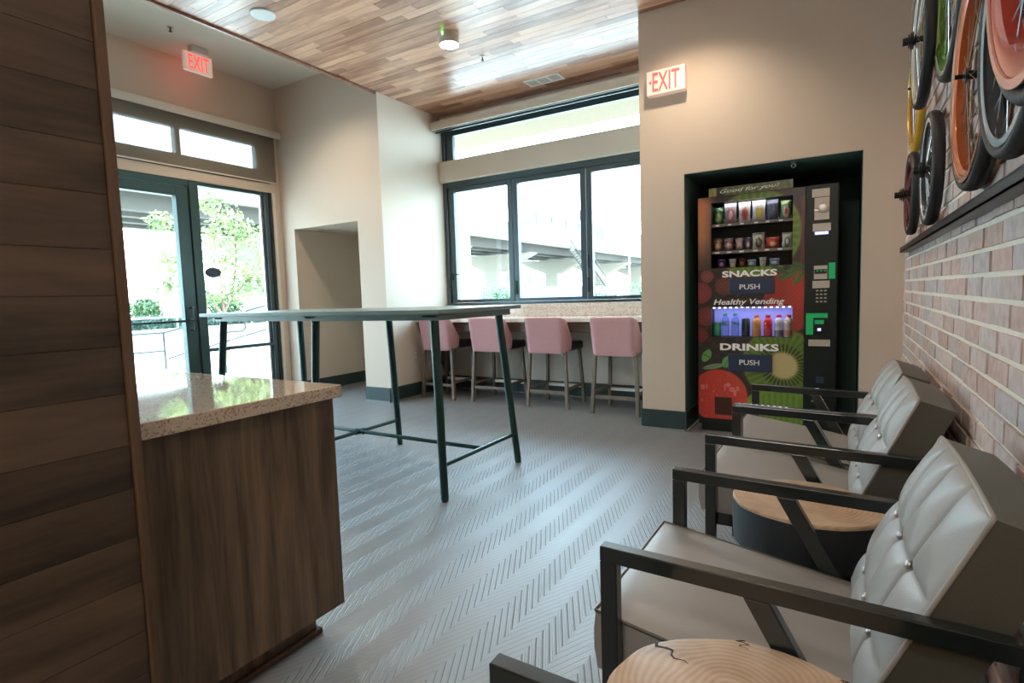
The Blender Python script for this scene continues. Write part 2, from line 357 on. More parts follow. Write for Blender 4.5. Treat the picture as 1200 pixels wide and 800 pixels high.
def text(name, body, m, parent, x0, z0, x1, z1, plane='Y', at=0, shear=0.0, bold=0.0, depth=0.002, flip=False, fit=True, rise=0.0):
    cu = bpy.data.curves.new(name, 'FONT'); cu.body = body; cu.shear = shear; cu.offset = bold; cu.extrude = 0.05; cu.resolution_u = 3
    t = bpy.data.objects.new(name, cu); COL.objects.link(t)
    me = bpy.data.meshes.new_from_object(t.evaluated_get(bpy.context.evaluated_depsgraph_get()))
    bpy.data.objects.remove(t)
    co = np.empty(len(me.vertices)*3); me.vertices.foreach_get('co', co); co = co.reshape(-1, 3)
    mn, mx = co.min(0), co.max(0); out = np.empty_like(co)
    u = (co[:, 0]-mn[0])/(mx[0]-mn[0]); v = (co[:, 1]-mn[1])/(mx[1]-mn[1]); w = (co[:, 2]-mn[2])/(mx[2]-mn[2])
    a = x0+u*(x1-x0); c = z0+v*(z1-z0)+u*rise
    if plane == 'Y': out[:, 0] = a; out[:, 1] = at-(w)*depth; out[:, 2] = c
    else: out[:, 1] = a; out[:, 0] = at+w*depth; out[:, 2] = c
    me.vertices.foreach_set('co', out.ravel()); me.update(); me.name = name
    me.materials.clear(); me.materials.append(m)
    o = bpy.data.objects.new(name, me); COL.objects.link(o); o.parent = parent; return o

def rebase(root, loc):
    root.location = loc; v = Vector(loc)
    for c in kids(root): c.location = c.location - v
    return root
def recenter(o):
    """put a mesh's origin at the bottom middle of its own geometry"""
    me = o.data; n = len(me.vertices); co = np.empty(n*3); me.vertices.foreach_get('co', co); co = co.reshape(-1, 3)
    c = np.array([(co[:, 0].min()+co[:, 0].max())/2, (co[:, 1].min()+co[:, 1].max())/2, co[:, 2].min()])
    me.vertices.foreach_set('co', (co-c).ravel()); me.update(); o.location = Vector(o.location)+Vector(c); return o

# ================================================================== structure
XD, YW, YG, XB = -5.996, 4.519, 5.63, 0.33          # door wall, vending wall, window plane, brick wall
XL, XR = -4.315, -1.455                             # window bay sides
ZC, ZG = 3.35, 3.725                                # board ceiling, grey ceiling
YBK = -3.6
T = 0.15
struct(box('floor', M['carpet'], XD, XB+0.3, YBK, YG+0.1, -0.08, 0.0), 'grey herringbone carpet across the whole room', 'floor')
w = MB()
w.box(XD-T, -5.765, YW, YW+T, 0, ZG+0.1); w.box(-5.765, -4.69, YW, YW+T, 2.03, ZG+0.1); w.box(-4.69, XL, YW, YW+T, 0, ZG+0.1)
struct(w.build('wall_back', M['wall']), 'beige wall with a recessed opening beside the glass door', 'wall')
w = MB(); w.box(XR, -1.103, YW, YW+T, 0, ZC+0.1); w.box(-1.103, 0.088, YW, YW+T, 2.053, ZC+0.1); w.box(0.088, XB+0.25, YW, YW+T, 0, ZC+0.1)
struct(w.build('wall_vending', M['wall']), 'beige wall around the vending machine recess', 'wall')
struct(box('wall_bay_left', M['wall_daylit'], XL-0.12, XL, YW+T, YG+0.15, 0, ZC+0.1), 'pale left side wall of the window bay', 'wall')
# the thin return that carries the bay's daylit wall colour round to the corner
struct(box('trim_10', M['wall_daylit'], XL, XL+0.004, YW, YW+T, 0, ZC), 'pale daylit corner of the window bay', 'wall')
struct(box('wall_bay_right', M['wall_daylit'], XR, XR+0.12, YW+T, YG+0.15, 0, ZC+0.1), 'pale right side wall of the window bay', 'wall')
w = MB(); w.box(XL, XR, YG-0.03, YG+T, 0, 1.0); w.box(XL, XR, YG-0.03, YG+T, 3.2, ZC+0.1)
struct(w.build('wall_window', M['wall_daylit']), 'pale wall below and above the bay windows', 'wall')
# recess beside the door
w = MB(); w.box(-5.885, -5.765, YW+T, 6.4, 0, 2.03); w.box(-4.69, -4.57, YW+T, 6.4, 0, 2.03); w.box(-5.885, -4.57, 6.4, 6.52, 0, 2.15); w.box(-5.885, -4.57, YW+T, 6.4, 2.03, 2.15)
struct(w.build('wall_recess', M['wall']), 'beige inner walls of the recess beside the door', 'wall')
struct(box('floor_recess', M['carpet'], -5.77, -4.68, YG+0.1, 6.4, -0.08, 0.0), 'carpet inside the recess', 'floor')
# vending recess
w = MB(); w.box(-1.21, -1.103, YW+T, 5.6, 0, 2.053); w.box(0.088, 0.2, YW+T, 5.6, 0, 2.053); w.box(-1.21, 0.2, 5.6, 5.7, 0, 2.17); w.box(-1.21, 0.2, YW+T, 5.6, 2.053, 2.17)
w.box(-1.103, -1.1, YW+0.004, YW+T, 0, 2.053); w.box(0.085, 0.088, YW+0.004, YW+T, 0, 2.053); w.box(-1.103, 0.088, YW+0.004, YW+T, 2.05, 2.053)
struct(w.build('wall_vending_recess', M['alcove']), 'charcoal green painted recess around the vending machine', 'wall')
# door wall
D0, D1 = 2.42, 4.40           # frame
G0 = 0.55                      # a further sidelight, hidden behind the board partition
w = MB(); w.box(XD-T, XD, YBK, G0, 0, ZG+0.1); w.box(XD-T, XD, 4.40, YW, 0, ZG+0.1); w.box(XD-T, XD, G0, 4.40, 3.16, ZG+0.1); w.box(XD-T, XD, G0, 4.40, 2.475, 2.58)
struct(w.build('wall_left', M['wall']), 'beige wall above and beside the glass door', 'wall')
struct(box('wall_rear', M['wall'], XD-T, XB+0.3, YBK-T, YBK, 0, ZG+0.1), 'beige wall behind the camera', 'wall')
# grey ceiling
struct(box('ceiling', M['grayceil'], XD-T, XL-0.03, YBK, YW+T, ZG, ZG+0.1), 'greige painted ceiling above the glass door', 'ceiling')
fas = struct(box('trim_1', M['ceilwood_s'], XL-0.03, XL-0.005, YBK, YW, ZC-0.02, ZG+0.1), 'brown wooden edge of the board ceiling', 'trim')

# board ceiling: backing, boards one by one where they show, the rest joined
ceil = struct(box('ceiling_boarded', M['walnut_x'], XL-0.005, XB+0.3, YBK, YG+0.1, ZC+0.012, ZC+0.12), 'ceiling of warm brown wooden boards', 'ceiling')
unit = MB().box(-0.5, 0.5, -0.5, 0.5, 0, 1); um = None
def unit_piece(name, m, parent, c, size, cache={}):
    key = m.name
    if key not in cache:
        o = unit_proto(name, m); cache[key] = o.data
    else: o = bpy.data.objects.new(name, cache[key]); COL.objects.link(o)
    o.location = c; o.scale = size; o.parent = parent; return o
def unit_proto(name, m): return unit.build(name, m)
BW = 0.083
rows = []; joined = MB(); jr = []
y = YG; r = 0; count = 0
while y > YBK:
    x = XL + 0.002 - random.random()*0.5; xr = XB
    while x < xr:
        Ln = random.choice((0.32, 0.45, 0.62, 0.8, 1.0, 1.25)); a, b = max(x, XL+0.002), min(x+Ln, xr)
        if b-a > 0.04:
            inbay = y-BW/2 > YW
            if not (inbay and a > XR): rows.append((a, min(b, XR) if inbay else b, y-BW, y))
        x += Ln
    y -= BW
def seen(px, py, pz, marg=60):
    cy, sy, cp, sp, cr, sr = (math.cos(YAW), math.sin(YAW), math.cos(PITCH), math.sin(PITCH), math.cos(ROLL), math.sin(ROLL))
    fwd = Vector((-sy*cp, cy*cp, -sp)); right = Vector((cy, sy, 0)); down = fwd.cross(right)
    r2 = cr*right+sr*down; d2 = -sr*right+cr*down; v = Vector((px, py, pz-H)); d = v.dot(fwd)
    if d < 0.05: return False
    u, w_ = v.dot(r2)/d*FPX+600, v.dot(d2)/d*FPX+400
    return -marg < u < 1200+marg and -marg < w_ < 800+marg
for (a, b, y0, y1) in rows:
    vis = (seen(a, y0, ZC, 10) or seen(b, y0, ZC, 10) or seen((a+b)/2, (y0+y1)/2, ZC, 10)) and count < 290 and (a < XR+0.3)
    th = 0.012+random.random()*0.0015
    if vis:
        unit_piece('ceiling_board', M['ceilwood'], ceil, ((a+b)/2, (y0+y1)/2, ZC+0.012-th), (b-a-0.0025, BW-0.0025, th)); count += 1
    else:
        joined.box(a+.001, b-.001, y0+.001, y1-.001, ZC+0.012-th, ZC+0.012); jr.append(random.random())
def with_rnd(mb, vals, name, m, parent):
    me = bpy.data.meshes.new(name); me.from_pydata(mb.v, [], mb.f); me.update()
    bm = bmesh.new(); bm.from_mesh(me); bmesh.ops.recalc_face_normals(bm, faces=bm.faces); bm.to_mesh(me); bm.free()
    at = me.attributes.new('rnd', 'FLOAT', 'POINT'); at.data.foreach_set('value', np.repeat(np.array(vals, dtype=np.float32), 8)); me.materials.append(m)
    o = bpy.data.objects.new(name, me); COL.objects.link(o); o.parent = parent; o['kind'] = 'stuff'; return o
with_rnd(joined, jr, 'ceiling_boards_beyond_view', M['ceilwood_s'], ceil)

# brick wall
BP, CH, JT = 0.223, 0.0695, 0.0145
bw = struct(box('wall_right', M['mortar'], XB+0.006, XB+0.25, YBK, YW, 0, ZC+0.1), 'wall of pale washed bricks with cream mortar', 'wall')
z0b = 1.305 - 19*CH; cand = []
nrow = int((ZC-z0b)/CH)+1
for k in range(-1, nrow+1):
    zb = z0b+k*CH
    off = 0.035 if (k % 2 == 0) else 0.035+BP/2
    j = -20
    while True:
        ya = off+(j)*BP; yb = ya+BP
        if ya > YW: break
        if yb > YBK and zb+CH > 0.0 and zb < ZC:
            cand.append((max(ya, YBK), min(yb, YW), max(zb, 0), min(zb+CH, ZC)))
        j += 1
ref = [c for c in cand if c[1]-c[0] > 0.05 and 1.35 < c[0] and 0.28 < c[2] < 2.2]
ref.sort(key=lambda c: (c[2] > 1.4, c[0]**2))
pick = set(ref[:300]); jb = MB(); jr = []
for c in cand:
    if c[1]-c[0] < 0.02 or c[3]-c[2] < 0.015: continue
    pr = 0.004+random.random()*0.005; dz = random.uniform(-.0015, .0015)
    h = c[3]-c[2]-JT; l = c[1]-c[0]-JT
    if c in pick: unit_piece('brick', M['brick'], bw, (XB+0.006-pr/2+0.004, (c[0]+c[1])/2, c[2]+JT/2+dz), (pr+0.008, l, h))
    else: jb.box(XB+0.006-pr, XB+0.012, c[0]+JT/2, c[1]-JT/2, c[2]+JT/2, c[3]-JT/2); jr.append(random.random())
with_rnd(jb, jr, 'bricks_beyond_count', M['brick_s'], bw)

# steel shelf angle along the brick wall
sh = MB(); sh.box(0.282, XB+0.004, 1.0, 4.2, 1.335, 1.340); sh.box(0.282, 0.287, 1.0, 4.2, 1.335, 1.363); sh.box(0.282, XB+0.004, 1.0, 4.2, 1.361, 1.366)
tag(recenter(sh.build('shelf_angle', M['darksteel'])), 'long dark steel angle shelf under the wall wheels on the brick wall', 'shelf')

# baseboards
def base(name, boxes, lab, m='basegreen'):
    mb = MB(); sm = MB()
    for (x0, x1, y0, y1, dx, dy) in boxes:
        mb.box(x0, x1, y0, y1, 0, 0.165)
        sm.box(x0+min(dx, 0)*0.014, x1+max(dx, 0)*0.014, y0+min(dy, 0)*0.014, y1+max(dy, 0)*0.014, 0, 0.016)
    o = struct(mb.build(name, M[m], bevel=0.003), lab, 'baseboard'); sm.build('shoe_moulding', M['shoe'], o); return o
base('baseboard_back', [(-5.99, -5.765, YW-0.014, YW, 0, -1), (-4.69, XL, YW-0.014, YW, 0, -1)], 'dark green baseboard beside the recess')
base('baseboard_recess', [(-5.765, -5.751, YW, 6.4, 1, 0), (-4.704, -4.69, YW, 6.4, -1, 0), (-5.751, -4.704, 6.386, 6.4, 0, -1)], 'dark green baseboard inside the recess')
base('baseboard_bay', [(XL, XL+0.014, YW, 5.586, 1, 0), (XL+0.014, XR-0.014, 5.586, 5.6, 0, -1), (XR-0.014, XR, YW, 5.586, -1, 0)], 'dark green baseboard round the window bay')
base('baseboard_vending', [(XR, -1.103, YW-0.014, YW, 0, -1), (-1.103, -1.089, YW-0.014, 5.6, 1, 0), (0.088, XB, YW-0.014, YW, 0, -1)], 'dark green baseboard beside the vending machine')
base('baseboard_left', [(XD, XD+0.014, YBK, G0-0.05, 1, 0), (XD, XD+0.014, 4.41, 4.505, 1, 0)], 'dark green baseboard beside the door')

# ------------------------------------------------------------------ bay windows
def frame_rect(mb, x0, x1, z0, z1, t, y0, y1, axis='Y', tb=None, tt=None):
    tb = t if tb is None else tb; tt = t if tt is None else tt
    if axis == 'Y':
        mb.box(x0, x0+t, y0, y1, z0, z1); mb.box(x1-t, x1, y0, y1, z0, z1); mb.box(x0+t, x1-t, y0, y1, z0, z0+tb); mb.box(x0+t, x1-t, y0, y1, z1-tt, z1)
    else:
        mb.box(y0, y1, x0, x0+t, z0, z1); mb.box(y0, y1, x1-t, x1, z0, z1); mb.box(y0, y1, x0+t, x1-t, z0, z0+tb); mb.box(y0, y1, x0+t, x1-t, z1-tt, z1)
    return mb
win = empty('window_1', (0, 0, 0)); struct(win, 'slate framed window with three tall panes above the bar counter', 'window')
xs = [(XL+0.075, -3.333), (-3.333, -2.412), (-2.412, XR-0.01)]
panes = [(-4.17, -3.40), (-3.265, -2.48), (-2.345, -1.56)]
fr = MB(); fr.box(XL, XR, YG-0.02, YG+0.1, 1.045, 1.075); fr.box(XL, XR, YG-0.02, YG+0.1, 2.49, 2.56); fr.box(XL, XL+0.06, YG-0.02, YG+0.1, 1.075, 2.49); fr.box(XR-0.05, XR, YG-0.02, YG+0.1, 1.075, 2.49)
fr.build('window_frame', M['slate'], win, bevel=0.003)
for k, (a, b) in enumerate(panes):
    l = XL+0.062 if k == 0 else (panes[k-1][1]+a)/2+0.004; rgt = XR-0.052 if k == 2 else (b+panes[k+1][0])/2-0.004
    sb = MB(); y0, y1 = YG, YG+0.06
    sb.box(l, a, y0, y1, 1.077, 2.488); sb.box(b, rgt, y0, y1, 1.077, 2.488); sb.box(a, b, y0, y1, 1.077, 1.115); sb.box(a, b, y0, y1, 2.432, 2.488)
    so = sb.build('sash', M['slate'], win, bevel=0.003)
    box('pane', M['glass'], a-0.005, b+0.005, YG+0.028, YG+0.034, 1.11, 2.437, so)
    if k == 0: hd = MB().box(l+0.015, l+0.035, y0-0.02, y0, 1.36, 1.44); hd.bar((l+0.025, y0-0.018, 1.43), (l+0.14, y0-0.03, 1.425), 0.012, 0.012); hd.build('lever_handle', M['darksteel'], so, bevel=0.002)
    else: MB().box(a-0.06 if k == 2 else l+0.012, a-0.04 if k == 2 else l+0.03, y0-0.016, y0, 1.16, 1.32).build('lever_handle', M['darksteel'], so, bevel=0.002)
    if k == 2: MB().box(l+0.012, l+0.028, y0-0.016, y0, 1.42, 1.56).build('lever_handle', M['darksteel'], so, bevel=0.002)
win2 = empty('window_2', (0, 0, 0)); struct(win2, 'long slate framed transom window high in the bay', 'window')
fr = MB(); frame_rect(fr, XL, XR, 2.80, 3.22, 0.05, YG-0.01, YG+0.1, tb=0.018, tt=0.03); fr.build('window_frame', M['slate'], win2, bevel=0.003)
sb = MB(); frame_rect(sb, XL+0.052, XR-0.052, 2.82, 3.19, 0.1, YG+0.01, YG+0.06, tb=0.012, tt=0.075); so = sb.build('sash', M['slate'], win2, bevel=0.003)
box('pane', M['glass'], XL+0.14, XR-0.14, YG+0.03, YG+0.036, 2.825, 3.12, so)
struct(box('trim_2', M['trimbeige'], XL+0.001, XR-0.001, YG-0.09, YG+0.08, 2.557, 2.80, bevel=0.003), 'beige beam between the bay windows', 'trim')
struct(box('trim_3', M['stone'], XL, XR, YG-0.075, YG+0.1, 1.0, 1.045, bevel=0.002), 'pale stone window sill in the bay', 'trim')
va = MB(); va.box(XL+0.001, XR-0.001, 5.40, 5.42, 3.145, 3.243); va.box(XL+0.001, XR-0.001, 5.42, 5.58, 3.235, 3.243)
tag(recenter(va.build('shade_valance', M['trimbeige'], bevel=0.002)), 'beige roller shade valance above the bay transom window', 'shade')
ro = MB(); ro.tube([(XL+0.01, 5.49, 3.195), (XR-0.01, 5.49, 3.195)], 0.035, 16)
rs = ro.build('roller_shade', M['darksteel'], smooth='angle'); recenter(rs); tag(rs, 'rolled up dark roller shade tube behind the beige bay valance', 'shade')
hb = MB().box(XL+0.02, XR-0.02, 5.476, 5.49, 3.125, 3.145).build('hem_bar', M['slate']); hb.parent = rs; hb.location = -rs.location

# ------------------------------------------------------------------ door wall glazing (glass door, sidelights, transom)
X0, X1 = XD-0.10, XD-0.02
door = empty('door_1', (0, 0, 0)); struct(door, 'dark green framed glass entrance door with a pull handle', 'door')
lf = MB(); lf.box(X0, X1, 2.50, 2.62, 0.03, 2.40); lf.box(X0, X1, 3.272, 3.40, 0.03, 2.40); lf.box(X0, X1, 2.62, 3.272, 2.295, 2.40); lf.box(X0, X1, 2.62, 3.272, 0.03, 0.27)
lf.build('door_frame', M['doorgreen'], door, bevel=0.003)
box('pane', M['glass'], XD-0.065, XD-0.058, 2.61, 3.28, 0.26, 2.30, door)
pb = MB(); pb.tube([(XD+0.05, 2.53, 0.985), (XD+0.05, 3.36, 0.985)], 0.012, 10); pb.box(XD-0.02, XD+0.05, 2.54, 2.58, 0.965, 1.005); pb.box(XD-0.02, XD+0.05, 3.31, 3.35, 0.965, 1.005)
pb.build('push_bar', M['darksteel'], door, smooth='angle')
hh = MB(); hh.tube([(XD-0.02, 3.33, 1.12), (XD+0.045, 3.33, 1.13), (XD+0.055, 3.33, 1.10), (XD+0.055, 3.33, 0.90), (XD+0.045, 3.33, 0.87), (XD-0.02, 3.33, 0.88)], 0.011, 10)
hh.build('pull_handle', M['blackp'], door, smooth=True)
side = empty('window_3', (0, 0, 0)); struct(side, 'dark green framed sidelight right of the glass door', 'window')
sf = MB(); sf.box(X0, XD, 3.405, 3.50, 0.0, 2.475); sf.box(X0, X1, 3.50, 4.31, 2.435, 2.475); sf.box(X0, X1, 3.50, 4.31, 0, 0.12); sf.box(X0, X1+0.01, 2.42, 3.405, 2.405, 2.475); sf.box(X0, XD, 2.42, 2.495, 0, 2.405)
sf.build('window_frame', M['doorgreen'], side, bevel=0.003)
box('jamb', M['darksteel'], X0, XD, 4.36, 4.40, 0.0, 2.475, side); box('jamb', M['slate'], X0, XD-0.01, 4.31, 4.3595, 0.0, 2.475, side)
ib = MB(); ib.box(XD-0.08, XD-0.045, 4.27, 4.31, 0.12, 2.435); ib.build('glazing_bead', M['steel'], side)
box('mid_rail', M['slate'], XD-0.085, XD-0.01, 3.50, 4.31, 0.63, 0.67, side, bevel=0.002)
box('pane', M['glass'], XD-0.065, XD-0.058, 3.49, 4.30, 0.10, 2.44, side)
ov = MB(); ov.v = [(XD-0.054, 3.632+0.092*math.cos(t*2*PI/28), 1.504+0.058*math.sin(t*2*PI/28)) for t in range(28)]+[(XD-0.057, 3.632+0.092*math.cos(t*2*PI/28), 1.504+0.058*math.sin(t*2*PI/28)) for t in range(28)]
ov.f = [tuple(range(28)), tuple(range(55, 27, -1))]+[(i, (i+1) % 28, 28+(i+1) % 28, 28+i) for i in range(28)]
ov.build('oval_sticker', M['navy'], side)
side2 = empty('window_4', (0, 0, 0)); struct(side2, 'wide glass panel left of the door, behind the board partition', 'window')
sf = MB(); frame_rect(sf, G0, 2.42, 0, 2.475, 0.06, X0, XD, axis='X'); sf.box(X0, XD, 1.45, 1.52, 0.06, 2.415); sf.build('window_frame', M['doorgreen'], side2, bevel=0.003)
box('pane', M['glass'], XD-0.065, XD-0.058, G0+0.05, 2.37, 0.05, 2.42, side2)
tr = empty('window_5', (0, 0, 0)); struct(tr, 'transom window over the glass door behind a mesh shade', 'window')
sf = MB(); sf.box(X0, XD-0.02, G0, 4.40, 2.58, 2.735); sf.box(X0, XD-0.02, G0, 4.40, 3.01, 3.16); sf.box(X0, XD-0.02, 4.24, 4.40, 2.735, 3.01); sf.box(X0, XD-0.02, G0, G0+0.1, 2.735, 3.01)
sf.box(X0, XD-0.02, 3.31, 3.365, 2.735, 3.01); sf.box(X0, XD-0.02, 2.38, 2.435, 2.735, 3.01); sf.box(X0, XD-0.02, 1.45, 1.50, 2.735, 3.01); sf.build('window_frame', M['slate'], tr, bevel=0.003)
box('pane', M['glass'], XD-0.065, XD-0.058, G0+0.09, 4.25, 2.73, 3.02, tr)
sd = empty('roller_shade', (0, 0, 0)); tag(sd, 'see-through grey-brown mesh shade lowered over the transom above the door', 'shade')
box('shade_mesh', M['shade'], XD+0.012, XD+0.0135, 2.2, 4.47, 2.60, 3.15, sd)
box('hem_bar', M['trimbeige'], XD+0.006, XD+0.02, 2.2, 4.47, 2.588, 2.602, sd)
vb = MB(); vb.box(XD+0.07, XD+0.085, 0.5, YW-0.003, 3.115, 3.195); vb.box(XD, XD+0.07, 0.5, YW-0.003, 3.185, 3.195); vb.box(XD, XD+0.07, YW-0.012, YW-0.003, 3.115, 3.185)
vb.build('valance', M['trimbeige'], sd, bevel=0.002)
rebase(sd, (XD+0.01, 3.3, 2.588))
struct(box('trim_4', M['trimbeige'], XD, XD+0.012, 4.405, 4.44, 0, 2.475), 'beige casing right of the sidelight', 'trim')
struct(box('trim_5', M['darksteel'], XD-T, XD+0.01, G0, 4.40, -0.02, 0.006), 'dark metal threshold under the glass door', 'trim')

# ------------------------------------------------------------------ board partition on the left
PX, PY = -1.45, 0.636
pt = struct(box('wall_partition', M['walnut_edge'], PX-0.17, PX-0.014, YBK, PY+0.005, 0, ZC+0.01), 'tall partition faced with dark horizontal walnut boards', 'wall')
zz = 0.03; k = 0
while zz < ZC:
    hgt = (0.112, 0.118, 0.105, 0.124)[k % 4]; zt = min(zz+hgt, ZC)
    for (ya, yb) in ((-0.9, PY), (YBK, -0.9)):
        unit_piece('walnut_board', M['walnut'], pt, (PX-0.0065+random.uniform(-.0008, .0008), (ya+yb)/2, zz+0.0007), (0.013, yb-ya-0.002, zt-zz-0.0014))
    zz = zt; k += 1
struct(box('trim_6', M['walnut_edge'], PX-0.175, PX+0.012, PY+0.001, PY+0.021, 0, ZC, bevel=0.0015), 'walnut edge strip at the end of the partition', 'trim')

# ------------------------------------------------------------------ walnut service counter behind the partition
ct = empty('service_counter', (0, 0, 0)); tag(ct, 'walnut veneered service counter with polished speckled stone top at left', 'counter')
box('cabinet_body', M['walnut_v'], -3.28, -1.52, 0.69, 1.27, 0.09, 0.82, ct, bevel=0.001)
box('end_panel', M['walnut_v'], -1.518, -1.50, 0.66, 1.288, 0.089, 0.8195, ct, bevel=0.001)
box('toe_kick', M['walnut_v'], -3.2, -1.56, 0.72, 1.21, 0.0, 0.088, ct)
tm = MB(); tm.box(-1.559, -1.545, 0.66, 1.225, 0, 0.018); tm.box(-3.2, -1.545, 1.211, 1.225, 0, 0.018); tm.build('toe_moulding', M['walnut_edge'], ct, bevel=0.003)
box('stone_top', M['stonepol'], -3.30, -1.478, 0.66, 1.31, 0.821, 0.864, ct, bevel=0.003)
rebase(ct, (-2.4, 0.98, 0))

# ------------------------------------------------------------------ bar counter in the window bay
bc = empty('bar_counter', (0, 0, 0)); tag(bc, 'long pale stone bar counter on a brown apron under the bay window', 'counter')
box('stone_top', M['quartz'], XL+0.002, XR-0.002, 4.975, 5.598, 0.868, 0.908, bc, bevel=0.003)
box('backsplash', M['stone'], XL+0.002, XR-0.002, 5.565, 5.598, 0.909, 0.9995, bc)
box('apron', M['walnut_x'], XL+0.015, XR-0.015, 5.03, 5.055, 0.765, 0.867, bc)
for x in (XL+0.02, XR-0.06):
    MB().prism([(5.03, 0.866), (5.59, 0.866), (5.59, 0.22), (5.5, 0.22), (5.05, 0.766)], 'X', x, x+0.04).build('support_panel', M['walnut_x'], bc)
rebase(bc, (-2.885, 5.3, 0))

# ================================================================== long high table
tb = empty('high_table', (0, 0, 0)); tag(tb, 'long standing-height table with grey-green top on six dark green tube legs', 'table')
TX0, TX1, TY0, TY1, TZ = -4.17, -1.885, 2.37, 3.26, 1.084
box('table_top', M['tablegreen'], TX0, TX1, TY0, TY1, TZ-0.024, TZ, tb, bevel=0.002)
ap = MB(); ap.box(TX0+0.09, TX1-0.05, TY0+0.06, TY0+0.08, TZ-0.062, TZ-0.025); ap.box(TX0+0.09, TX1-0.05, TY1-0.08, TY1-0.06, TZ-0.062, TZ-0.025)
ap.box(TX0+0.09, TX0+0.11, TY0+0.08, TY1-0.08, TZ-0.062, TZ-0.025); ap.box(TX1-0.07, TX1-0.05, TY0+0.08, TY1-0.08, TZ-0.062, TZ-0.025)
ap.build('apron', M['tablegreen'], tb, bevel=0.002)
legs = []
for (xt, xf) in ((-2.005, -1.925), (-3.0, -3.01), (-4.03, -4.10)):
    for (yt, yf) in ((2.475, 2.405), (3.155, 3.225)):
        l = MB(); l.tube([(xt, yt, TZ-0.03), (xf, yf, 0.012)], [0.027, 0.023], 16); l.tube([(xf, yf, 0.012), (xf+(xf-xt)*0.01, yf, 0.0)], 0.021, 16)
        lo = l.build('leg', M['tableleg'], tb, smooth='angle')
        MB().box(xt-0.06, xt+0.06, yt-0.045, yt+0.045, TZ-0.052, TZ-0.0245).build('corner_plate', M['blackframe'], lo, bevel=0.008)
    f = lambda z: (xt+(xf-xt)*(1.05-z)/1.05)
    yy = lambda yt, yf, z: yt+(yf-yt)*(1.05-z)/1.05
    MB().tube([(f(.2), yy(2.475, 2.405, .2), .2), (f(.2), yy(3.155, 3.225, .2), .2)], 0.0135, 12).build('cross_rail', M['tableleg'], tb, smooth='angle')
MB().tube([(-4.08, 2.815, 0.2), (-1.94, 2.815, 0.2)], 0.0135, 12).build('footrest_bar', M['tableleg'], tb, smooth='angle')
cl = MB(); cl.tube([(-3.05, 2.815, 0.2), (-2.97, 2.815, 0.2)], 0.02, 12); cl.tube([(-3.01, 2.775, 0.2), (-3.01, 2.855, 0.2)], 0.02, 12); cl.build('rail_joint', M['tableleg'], tb, smooth='angle')
rebase(tb, (-3.03, 2.815, 0))

# ================================================================== bar stools
def make_stool():
    r = empty('bar_stool', (0, 0, 0))
    # local: -y is the back (towards the room), +y towards the counter; origin on the floor
    R = 0.062; hw, yb, yf = 0.232, -0.05, 0.10
    def plan(s):   # outer outline of the shell, front-left -> back -> front-right
        segs = [(yf-yb-R), R*PI/2, 2*(hw-R), R*PI/2, (yf-yb-R)]; L = sum(segs); d = s*L
        if d < segs[0]: return (-hw, yf-d)
        d -= segs[0]
        if d < segs[1]: a = d/R; return (-hw+R-R*math.cos(a), yb+R-R*math.sin(a))
        d -= segs[1]
        if d < segs[2]: return (-hw+R+d, yb)
        d -= segs[2]
        if d < segs[3]: a = d/R; return (hw-R+R*math.sin(a), yb+R-R*math.cos(a))
        d -= segs[3]; return (hw, yb+R+d)
    def shell(u, v):
        x, y = plan(u)
        fw = max(0, (y-(yb+0.06))/(yf-yb-0.06))           # how far forward
        cd_ = max(0.0, abs(x)-(hw-0.05))/0.05
        top = 0.918-0.20*min(1, fw)**0.9-0.022*min(1, cd_)**2; bot = 0.555+0.015*fw+0.014*min(1, cd_)**2
        if fw > 0.72: top -= 0.0
        c = 0.0
        z = bot+(top-bot)*v
        taper = 1-0.07*(1-v)                              # narrower towards the seat
        lean = -0.045*(z-0.555)/0.36
        e = 0.010*math.sin(PI*v)
        return (x*taper*(1+e/hw*0.2), (y+lean*max(0, 1-fw)), z)
    b = MB().grid(shell, 44, 9)
    bo = b.build('backrest', M['pink'], r, smooth=True); md = bo.modifiers.new('solidify', 'SOLIDIFY'); md.thickness = 0.036; md.offset = 1
    # make the thickness grow inwards, round the rims
    md.offset = -1; bv = bo.modifiers.new('bevel', 'BEVEL'); bv.width = 0.014; bv.segments = 3; bv.limit_method = 'ANGLE'; bv.angle_limit = math.radians(50)
    s = MB().box(-0.212, 0.212, -0.005, 0.42, 0.572, 0.655); s.build('seat', M['stoolseat'], r, bevel=0.02)
    for sx in (-1, 1):
        l = MB(); l.bar((sx*0.196, -0.005, 0.60), (sx*0.226, -0.03, 0.0), 0.034, 0.034, up=(0, 1, 0)); l.build('leg', M['stoolleg'], r, bevel=0.004)
        l = MB(); l.bar((sx*0.185, 0.36, 0.60), (sx*0.215, 0.40, 0.0), 0.032, 0.032, up=(0, 1, 0)); l.build('leg', M['stoolleg'], r, bevel=0.004)
        l = MB(); l.bar((sx*0.215, -0.02, 0.20), (sx*0.205, 0.385, 0.20), 0.018, 0.03); l.build('side_stretcher', M['stoolleg'], r, bevel=0.002)
    MB().bar((-0.2, -0.022, 0.165), (0.2, -0.022, 0.165), 0.02, 0.03).build('rear_stretcher', M['stoolleg'], r, bevel=0.002)
    MB().bar((-0.19, 0.387, 0.175), (0.19, 0.387, 0.175), 0.034, 0.03).build('footrest', M['white'], r, bevel=0.002)
    ft = MB()
    return r
st = make_stool(); SG = 'pink bar stools at the window counter'
labs = ['dusty pink bar stool, rightmost at the window counter, beside the beige wall',
        'dusty pink bar stool, second from the right at the window counter',
        'dusty pink bar stool seen behind the right end leg of the high table',
        'dusty pink bar stool, leftmost at the window counter, in the bay corner']
